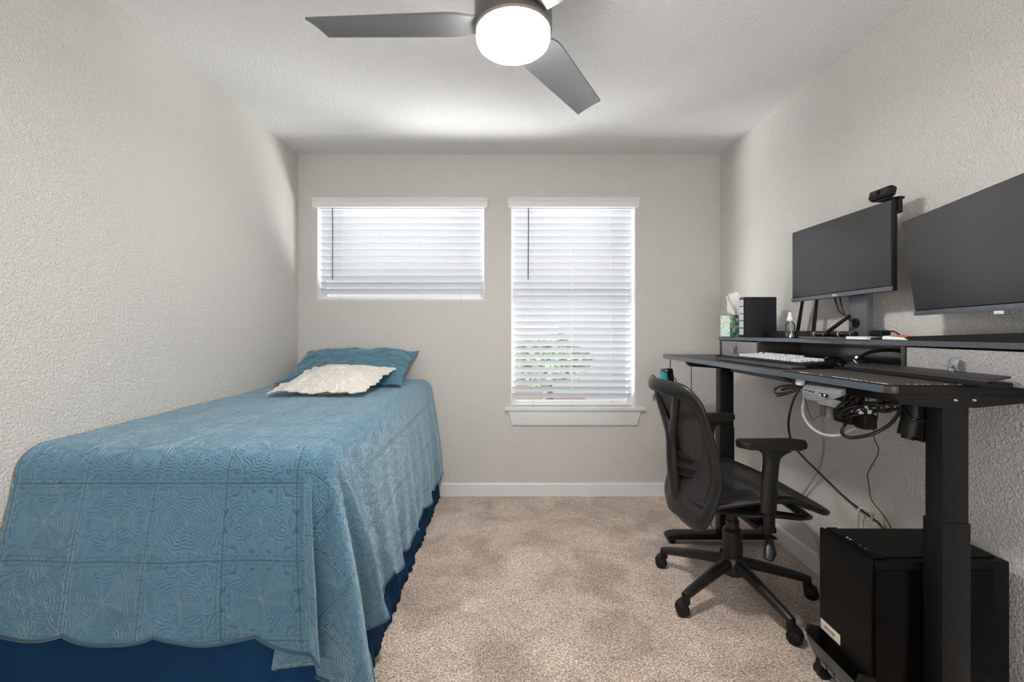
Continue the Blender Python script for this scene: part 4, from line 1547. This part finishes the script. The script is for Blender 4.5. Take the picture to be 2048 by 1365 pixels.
# seat mechanism
mc = MB().box((1.03, CY_, .413), (.24, .17, .05), .014, None, 3)
mc.box((.93, CY_, .415), (.22, .085, .04), .012, None, 3)
mc.box((1.03, CY_, .40), (.07, .52, .028), .010, None, 3)
mc.build('tilt_mechanism', M['blackp'], ch)
lv = MB().tube([(1.05, CY_ - .09, .40), (1.055, CY_ - .20, .375), (1.05, CY_ - .235, .35)], [.006, .006, .006], 8)
lv.tube([(1.052, CY_ - .23, .355), (1.035, CY_ - .262, .315), (1.02, CY_ - .275, .293)], [.007, .013, .009], 12, sx=1.8)
lv.build('lever', M['chairp'], ch, smooth=60)

# seat frame and net
def seat_z(u, v):
    """u 0..1 back to front, v -1..1 across"""
    e = .470 + .052 * sin(min(1, u * 1.35) * pi * .62) - .075 * max(0, u - .62) ** 1.3 * 3.0
    return e
def seat_pt(u, v, inset=0.0, sag=0.0):
    x = .825 + u * (1.285 - .825)
    hw = .205 + .055 * sin(min(1, u * 1.6) * pi / 2) - .03 * max(0, u - .75) / .25
    hw -= inset
    return Vector((x, CY_ + v * hw, seat_z(u, v) - sag * (1 - v * v) * sin(pi * min(1, u * .9 + .05))))
loop = [seat_pt(u / 14, -1) for u in range(0, 14)]
fr = [seat_pt(1.0, -.9), seat_pt(1.03, -.6), seat_pt(1.045, 0), seat_pt(1.03, .6), seat_pt(1.0, .9)]
loop += fr + [seat_pt(u / 14, 1) for u in range(13, -1, -1)] + [seat_pt(-.04, .6), seat_pt(-.05, 0), seat_pt(-.04, -.6)]
sm_ = spline(loop, 3, True)
sf = MB().tube(sm_, .0145, 12, closed=True, sx=1.45, up=(0, 0, 1))
sf.build('seat_frame', M['chairp'], ch, smooth=60)
sn = MB().grid(lambda u, v: seat_pt(-.03 + u * 1.06, (v * 2 - 1) * .97, 0, .030) + Vector((0, 0, .004)), 30, 30)
sn.build('seat_mesh', M['seatnet'], ch, smooth=180)
# tray below the seat: two side rails and front lobe
tr = MB()
for s_ in (-1, 1):
    tr.tube(spline([(.90, CY_ + s_ * .10, .42), (.98, CY_ + s_ * .19, .435), (1.06, CY_ + s_ * .235, .455), (1.16, CY_ + s_ * .225, .440), (1.235, CY_ + s_ * .17, .418)], 6), .012, 10, sx=2.2, up=(0, 0, 1))
tr.tube(spline([(1.235, CY_ - .17, .418), (1.262, CY_ - .08, .408), (1.27, CY_, .405), (1.262, CY_ + .08, .408), (1.235, CY_ + .17, .418)], 6), .012, 10, sx=2.4, up=(0, 0, 1))
tr.tube([(1.02, CY_ - .2, .425), (1.02, CY_ + .2, .425)], .012, 10, sx=2.5, up=(0, 0, 1))
tr.build('seat_tray', M['chairp'], ch, smooth=60)

# backrest frame loop
half = [(.668, .0, .946, .021, 1.6), (.688, .10, .943, .021, 1.7), (.728, .180, .930, .021, 1.8), (.770, .210, .885, .021, 2.1), (.795, .216, .82, .021, 2.2), (.824, .220, .71, .021, 2.3), (.846, .216, .61, .022, 2.3), (.843, .210, .54, .023, 2.2), (.820, .200, .455, .024, 2.1), (.800, .178, .402, .025, 1.8), (.790, .10, .380, .025, 1.6), (.785, 0, .376, .025, 1.6)]
pts = [(x, CY_ - y, z, r, s_) for x, y, z, r, s_ in half] + [(x, CY_ + y, z, r, s_) for x, y, z, r, s_ in half[-2:0:-1]]
P3 = spline([(a, b_, c) for a, b_, c, _, _ in pts], 5, True)
PR = spline([(r, s_, 0) for _, _, _, r, s_ in pts], 5, True)
cb3 = Vector((.80, CY_, .66))
ups = []
for i, p in enumerate(P3):
    ups.append(Vector((-1, 0, .15)))
bf = MB().tube(P3, [q_.x * .72 for q_ in PR], 14, closed=True, sx=[q_.y * 1.25 for q_ in PR], up=ups)
bf.build('back_frame', M['chairp'], ch, smooth=70)
# net between the sides
L_ = spline([(x, y, z) for x, y, z, _, _ in half], 6)
def back_net(u, v):
    f = u * (len(L_) - 1); k = min(int(f), len(L_) - 2)
    p = L_[k].lerp(L_[k + 1], f - k)
    s_ = v * 2 - 1
    w = p.y
    sag = .050 * (1 - s_ * s_) * min(1, w / .2) * (1 if p.z < .93 else .3)
    return Vector((p.x - sag, CY_ + s_ * w * .98, p.z))
# rows by height
rows_h = [q_ for q_ in L_ if q_.z <= .956 and q_.y > .16]
def back_net2(u, v):
    f = u * (len(rows_h) - 1); k = min(int(f), len(rows_h) - 2)
    p = rows_h[k].lerp(rows_h[k + 1], f - k)
    s_ = v * 2 - 1
    return Vector((p.x - .058 * (1 - s_ * s_), CY_ + s_ * p.y * .985, p.z + (.022 * (1 - s_ * s_) * max(0, 1 - u * 6)) - .022 * (1 - s_ * s_) * max(0, u * 6 - 5)))
MB().grid(back_net2, 40, 24).build('back_mesh', M['net'], ch, smooth=180)
# Y-shaped spine
spn = MB()
stem = spline([(.795, CY_, .372), (.772, CY_, .43), (.758, CY_, .52), (.752, CY_, .60), (.748, CY_, .68), (.742, CY_, .735)], 5)
spn.tube(stem, [.021 + .005 * sin(i / len(stem) * pi) for i in range(len(stem))], 14, sx=[1.35 + .0 * i for i in range(len(stem))], up=(-1, 0, 0))
for s_ in (-1, 1):
    arm = spline([(.748, CY_ + s_ * .006, .68), (.741, CY_ + s_ * .028, .745), (.735, CY_ + s_ * .062, .80), (.726, CY_ + s_ * .098, .86), (.722, CY_ + s_ * .125, .915), (.728, CY_ + s_ * .14, .945)], 5)
    spn.tube(arm, [.017 - .004 * i / len(arm) for i in range(len(arm))], 14, sx=[2.0 - .3 * i / len(arm) for i in range(len(arm))], up=(-1, 0, 0))
spn.build('back_spine', M['chairp'], ch, smooth=75)
# lumbar support
lum = MB()
def lf(u, v):
    s_ = v * 2 - 1
    z = .600 + (u - .5) * (.105 - .03 * s_ * s_)
    return Vector((.762 + .052 * s_ * s_ + .006 * sin(u * pi * 4), CY_ + s_ * .125, z + .0))
lum.grid(lf, 12, 24, .010)
lum.build('lumbar_support', M['blackp'], ch, smooth=60)
MB().tube([(.750, CY_, .60), (.768, CY_, .602)], [.018, .020], 12).build('lumbar_bracket', M['blackp'], ch)
# clip on the far side of the back
MB().box((.712, CY_ + .135, .86), (.012, .01, .03), .003).build('height_latch', M['grey'], ch)

for s_, nm in ((-1, 'near'), (1, 'far')):
    y = CY_ + s_ * .268
    post = MB()
    post.tube(spline([(1.045, CY_ + s_ * .20, .402), (1.035, CY_ + s_ * .245, .395), (1.028, y, .420), (1.026, y, .47)], 5), .0165, 14, sx=1.35, up=(0, 1, 0))
    post.tube([(1.026, y, .44), (1.028, y, .56)], .015, 14, sx=1.5, up=(0, 1, 0))
    post.build('arm_post', M['blackp'], ch, smooth=60)
    slv = MB()
    slv.tube(spline([(1.024, y, .475), (1.030, y, .60), (1.036, y, .675), (1.040, y, .703), (1.042, y, .722)], 5),
             [.018, .018, .018, .018, .018, .018, .018, .018, .018, .018, .018, .018, .018, .019, .019, .020, .020, .020, .020, .020, .020], 16,
             sx=[1.75] * 10 + [1.8, 1.85, 1.9, 1.95, 2.05, 2.2, 2.45, 2.8, 3.2, 3.6, 3.9], up=(0, 1, 0))
    slv.build('arm_sleeve', M['chairp'], ch, smooth=60)
    ap_ = MB()
    z0p = .728
    outline = rounded_poly([(.905, y - .040), (.905, y + .040), (1.165, y + .046), (1.165, y - .046)], [.035, .035, .045, .045], z0p, 8)
    ap_.prism(outline, (0, 0, .026), .008)
    for v_ in ap_.bm.verts:
        t_ = (v_.co.x - 1.03) / .13
        v_.co.z += .004 * t_ * t_
    ap_.build('arm_pad', M['pad'], ch, smooth=60)

# ================================================================ computer tower and its stand
tx0, tx1, ty0, ty1, tz0, tz1 = 1.075, 1.483, 1.297, 1.515, .088, .518
tw = thing('computer_tower', 'black mid-tower computer on a rolling stand behind the near desk column', 'computer', ((tx0 + tx1) / 2, (ty0 + ty1) / 2, tz0))
MB().b2((tx0 + .012, ty0, tz0), (tx1, ty1, tz1 - .010), .003).build('case', M['tower'], tw)
MB().b2((tx0 + .012, ty0 - .0035, tz0 + .012), (tx1 - .05, ty0 - .0005, tz1 - .035), .001).build('side_panel', M['smoked'], tw, smooth=30)
MB().b2((tx0, ty0 + .004, tz0 + .004), (tx0 + .0115, ty1 - .004, tz1 - .004), .003).build('front_panel', M['tower'], tw)
MB().b2((tx0 + .06, ty0 + .022, tz1 - .0095), (tx1 - .02, ty1 - .022, tz1 - .004), .002).build('top_grille', M['towertop'], tw)
io = MB().b2((tx0 + .014, ty0 + .012, tz1 - .0098), (tx0 + .052, ty1 - .012, tz1), .004)
ioo = io.build('control_strip', M['tower'], tw)
for k, (yy, ww, mm) in enumerate(((ty0 + .050, .012, 'metal'), (ty0 + .072, .012, 'metal'), (ty0 + .115, .005, 'white'), (ty0 + .128, .005, 'white'))):
    MB().b2((tx0 + .028, yy, tz1 + .0002), (tx0 + .033, yy + ww, tz1 + .0008)).build('port', M[mm], ioo, smooth=0)
stx = tx0 - .0012
sk_ = MB().b2((stx, ty1 - .098, .174), (stx + .0018, ty1 - .010, .207), .0007)
sto = sk_.build('sticker', mat('cream sticker', (.62, .55, .48), .5, var=.05), tw)
rr2 = random.Random(9)
yy = ty1 - .030
for k in range(6):
    w_ = .004 + rr2.random() * .004
    MB().b2((stx - .0006, yy - w_, .187 + .001 * (k % 2)), (stx - .0001, yy, .1935 + .002 * (k % 3 == 1))).build('sticker_print', M['brown'], sto, smooth=0)
    yy -= w_ + .0025
# rolling stand
rs = thing('tower_stand', 'black rolling stand with a slanted front lip under the computer tower', 'computer stand', ((tx0 + tx1) / 2, (ty0 + ty1) / 2, 0))
MB().b2((tx0 - .004, ty0 + .0, .055), (tx1 - .01, ty1 + .012, .086), .006).build('tray', M['blackp'], rs)
for y_ in (ty0 - .002, ty1 + .001):
    MB().prism([(tx0 - .002, y_, .075), (tx0 + .12, y_, .075), (tx0 + .09, y_, .150), (tx0 - .030, y_, .172), (tx0 - .040, y_, .150)], (0, .012, 0), .002).build('side_wing', M['blackp'], rs)
lip = MB().prism([(tx0 - .008, ty0 - .005, .082), (tx0 - .034, ty0 - .005, .140), (tx0 - .040, ty0 - .005, .137), (tx0 - .016, ty0 - .005, .078)], (0, ty1 - ty0 + .01, 0), .0015)
lip.build('front_lip', mat('dark grey lip', (.045, .043, .045), .35, var=.1), rs)
for k in range(6):
    y_ = ty0 + .02 + k * .034
    MB().box((tx0 - .005, y_, .060), (.004, .022, .018), .001, Matrix.Rotation(-.3, 3, 'Y')).build('vent_rib', M['grey'], rs)
for x_ in (tx0 + .01, tx1 - .05):
    for y_ in (ty0 + .020, ty1 - .004):
        w_ = MB().cyl((x_, y_ - .016, .0225), (x_, y_ + .016, .0225), .022, n=22)
        w_.box((x_, y_, .046), (.03, .030, .018), .004)
        w_.build('caster', M['blackp'], rs)

# ================================================================ gadget hanging from the far corner of the desk
hg = thing('hanging_charger', 'teal and black handheld gadget hanging by its cord below the far desk corner', 'charger', (.975, 2.66, .83))
gx, gy = .965, 2.655
Rg = Matrix.Rotation(-.12, 3, 'Y') @ Matrix.Rotation(.35, 3, 'Z')
go = Vector((gx, gy, .905))
MB().box(go + Rg @ Vector((.012, .0, 0)), (.050, .050, .092), .010, Rg, 3).build('black_body', M['blackp'], hg)
MB().box(go + Rg @ Vector((-.022, -.004, -.006)), (.022, .046, .082), .006, Rg, 3).build('teal_shell', M['teal'], hg)
MB().box(go + Rg @ Vector((-.020, -.010, .040)), (.024, .038, .020), .003, Rg, 2).build('label_band', M['navy'], hg)
for k in range(4):
    MB().box(go + Rg @ Vector((-.026 + k * .005, -.030, .040)), (.003, .0008, .007 - (k % 2) * .0015), 0, Rg).build('label_print', M['keycap'], hg)
MB().tube([(gx + .025, gy - .002, .862), (gx + .027, gy - .002, .846), (gx + .028, gy, .828)], [.016, .012, .006], 12).build('nozzle', M['gloss'], hg)
MB().tube(spline([(.992, 2.66, DZ - .020), (.990, 2.66, .985), (.990, 2.66, .935)], 6), .0030, 8).build('cord', M['blackcable'], hg)
MB().tube(spline([(.994, 2.655, .915), (1.015, 2.65, .895), (1.022, 2.65, .872), (1.012, 2.65, .862), (1.002, 2.652, .885), (1.012, 2.65, .85), (1.030, 2.64, .815), (1.04, 2.63, .76)], 6), .0026, 8).build('cord_loop', M['blackcable'], hg)

# ================================================================ under-desk electrics and cables
ps = thing('power_strip', 'white power strip fixed under the desk between the control panel and the motor', 'power strip', (1.17, 1.60, .925))
MB().b2((1.158, 1.44, .915), (1.198, 1.64, .945), .004).build('strip_body', M['white'], ps)
MB().b2((1.165, 1.46, .9455), (1.19, 1.62, DZ - .0245), .002).build('mounting_bar', M['blackm'], ps)
def plug(name, label, cat, y, x, z, sx_, sy_, sz_, m, bev=.004):
    o = MB().b2((x, y - sy_ / 2, z - sz_), (x + sx_, y + sy_ / 2, z), bev).build(name, m)
    return tag(o, label, cat)
plug('power_plug', 'brown grey plug hanging at the far end of the white power strip', 'plug', 1.607, 1.152, .9145, .030, .026, .036, M['brown'])
plug('power_plug', 'pale bluish grey plug next to the brown plug under the power strip', 'plug', 1.575, 1.150, .9145, .030, .024, .036, M['grey'])
plug('power_brick', 'black power brick hanging under the middle of the white power strip', 'power brick', 1.520, 1.155, .9145, .045, .075, .045, M['blackp'], .008)
plug('power_brick', 'black power brick in the cable tangle beside the near end of the power strip', 'power brick', 1.455, 1.165, .9145, .045, .045, .050, M['blackp'], .008)
cp = thing('cable_clip', 'small pale clip under the front desk edge beside the grey button panel', 'clip', (1.055, 1.59, .99))
MB().b2((fx(1.58) + .012, 1.568, DZ - .045), (fx(1.58) + .030, 1.595, DZ - .0225), .003).build('clip_body', M['keycap'], cp)
MB().b2((fx(1.60) + .012, 1.597, DZ - .042), (fx(1.60) + .028, 1.610, DZ - .0225), .002).build('clip_tab', M['blackp'], cp)


def cable(name, label, pts, r, m, n=8, cat='cable'):
    mb = MB().tube(spline(pts, n), r, 8)
    return tag(mb.build(name, m, smooth=180), label, cat)


# bundle with loops hanging by the clip
bl = [(fx(1.75) + .05, 1.78, DZ - .024), (1.085, 1.70, 1.000), (1.075, 1.63, .985), (1.070, 1.60, .982), (1.065, 1.63, .985), (1.055, 1.69, .975), (1.045, 1.715, .958), (1.045, 1.70, .945), (1.06, 1.65, .960), (1.07, 1.605, .980), (1.06, 1.65, .972), (1.05, 1.68, .962), (1.055, 1.66, .972), (1.07, 1.605, .978), (1.055, 1.65, .952), (1.045, 1.70, .935)]
cable('cable_bundle', 'looped black cable bundle hanging from the front desk edge left of the button panel', bl, .0042, M['blackcable'])
# long black power cord to the outlet
cable('wall_cable', 'long black cord hanging from the looped bundle and crossing the wall down to the outlet',
      [(1.072, 1.60, .982), PY(1588, 798, 1.63), PY(1578, 835, 1.72), PY(1578, 862, 1.79), PY(1586, 890, 1.87), PY(1604, 912, 1.93), PY(1632, 940, 2.0), PXp(1668, 975, 1.500), PXp(1700, 1004, 1.510), PXp(1735, 1030, 1.514), PXp(1760, 1050, 1.512), PXp(1775, 1075, 1.512)], .0042, M['blackcable'])
# pale grey cord down to the floor
cable('wall_cable', 'pale grey cord hanging from the brown plug down past the chair to the floor',
      [(1.167, 1.607, .880), PY(1645, 838, 1.66), PY(1647, 860, 1.74), PY(1648, 885, 1.84), PXp(1647, 905, 1.42), PXp(1640, 935, 1.48), PXp(1622, 965, 1.50), PXp(1600, 1000, 1.508), PXp(1592, 1030, 1.508), PXp(1615, 1052, 1.508), PXp(1634, 1085, 1.506), PXp(1641, 1120, 1.504), (1.502, 2.06, .012)], .0052, M['greycable'])
cable('wall_cable', 'pale grey cord swinging in a wide loop under the desk',
      [(1.10, 1.63, .985), PY(1608, 795, 1.64), PY(1605, 822, 1.64), PY(1615, 847, 1.63), PY(1640, 867, 1.60), PY(1672, 872, 1.57), PY(1700, 862, 1.53), PY(1724, 842, 1.50), PY(1736, 822, 1.47), PY(1728, 815, 1.45), (1.18, 1.44, .965)], .0055, M['greycable'])
cable('wall_cable', 'thick black cord sagging in a loop from the power brick to the lift motor',
      [(1.18, 1.51, .90), PY(1690, 850, 1.47), PY(1684, 866, 1.47), PY(1700, 876, 1.46), PY(1740, 870, 1.42), PY(1772, 855, 1.40), PY(1790, 838, 1.38), PY(1803, 818, 1.36), (1.24, 1.36, .985)], .0052, M['blackcable'])
cable('thin_cord', 'thin black cord zigzagging down the wall behind the tower',
      [(1.20, 1.43, .95), PY(1755, 835, 1.42), PXp(1747, 860, 1.32), PXp(1749, 880, 1.38), PXp(1757, 905, 1.46), PXp(1736, 946, 1.505), PXp(1737, 965, 1.512), PXp(1743, 1000, 1.515), PXp(1762, 1025, 1.515), PXp(1780, 1052, 1.515), PXp(1785, 1075, 1.515)], .0018, M['blackcable'], 5)
cable('thin_cord', 'thin black cord hanging straight beside the far desk column',
      [(1.10, 2.62, DZ - .024), (1.10, 2.62, .93), (1.098, 2.61, .80), (1.10, 2.60, .62), (1.13, 2.58, .30), (1.2, 2.56, .02)], .0024, M['blackcable'])
cable('thin_cord', 'thin dark wire hooked between the clip and the brown plug',
      [(1.085, 1.61, .975), PY(1612, 805, 1.63), PY(1618, 826, 1.63), PY(1625, 841, 1.62), PY(1636, 834, 1.61), (1.167, 1.605, .885)], .0014, M['blackcable'])
cable('outlet_cord', 'pale cord bent in a hook out of the wall outlet above the tower',
      [(1.515, 1.818, .40), (1.500, 1.815, .435), (1.495, 1.825, .447), (1.495, 1.865, .43), (1.497, 1.875, .36), (1.50, 1.88, .20), (1.50, 1.88, .012)], .0045, M['offwhite'])
cable('motor_cord', 'black cord wrapped from the cable tangle round the lift motor',
      [PY(1795, 815, 1.36), PY(1810, 800, 1.35), PY(1812, 822, 1.33), PY(1825, 838, 1.29), (1.215, 1.292, .925), (1.25, 1.29, .925)], .0050, M['blackcable'])
rr3 = random.Random(21)
for k, (px, py, lab) in enumerate((
        (1702, 806, 'black cable loop hanging over the near end of the white power strip'),
        (1715, 828, 'tangled black cable below the near end of the power strip'),
        (1740, 820, 'tangled black cable coil in the middle of the tangle under the desk'),
        (1775, 818, 'wide flat black cable loop left of the lift motor'))):
    c = PY(px, py, 1.46 - .02 * k)
    L2 = []
    turns = (2, 4, 4, 3)[k]
    for i in range(turns * 8 + 1):
        a = i / 8 * 2 * pi
        ra = (.022, .034, .038, .042)[k] * (1 + .25 * rr3.uniform(-1, 1))
        rb_ = (.030, .024, .026, .020)[k] * (1 + .35 * rr3.uniform(-1, 1))
        L2.append(c + Vector((cos(a) * ra * .55, -sin(a + .4) * ra, sin(a) * rb_)) + Vector((.01 * rr3.uniform(-1, 1), .014 * i / 8, .004 * rr3.uniform(-1, 1))))
    L2.append(Vector((1.20, L2[-1].y, .975)))
    cable('tangled_cable', lab, L2, (.0045, .0036, .0034, .0042)[k], M['blackcable'], 5)
# monitor cables between the screens and the stand ring
cable('monitor_cable', 'pair of black cables from the left monitor to the ring in its stand',
      [(1.437, 1.90, 1.345), (1.435, 1.885, 1.29), (1.436, 1.868, 1.255), (1.438, 1.845, 1.232), (1.436, 1.822, 1.222)], .0034, M['blackcable'])
cable('monitor_cable', 'black cable arching lower from the left monitor past the slanted router antenna',
      [(1.437, 1.93, 1.345), (1.434, 1.905, 1.285), (1.434, 1.885, 1.262), (1.436, 1.852, 1.245), (1.436, 1.826, 1.231)], .0034, M['blackcable'])
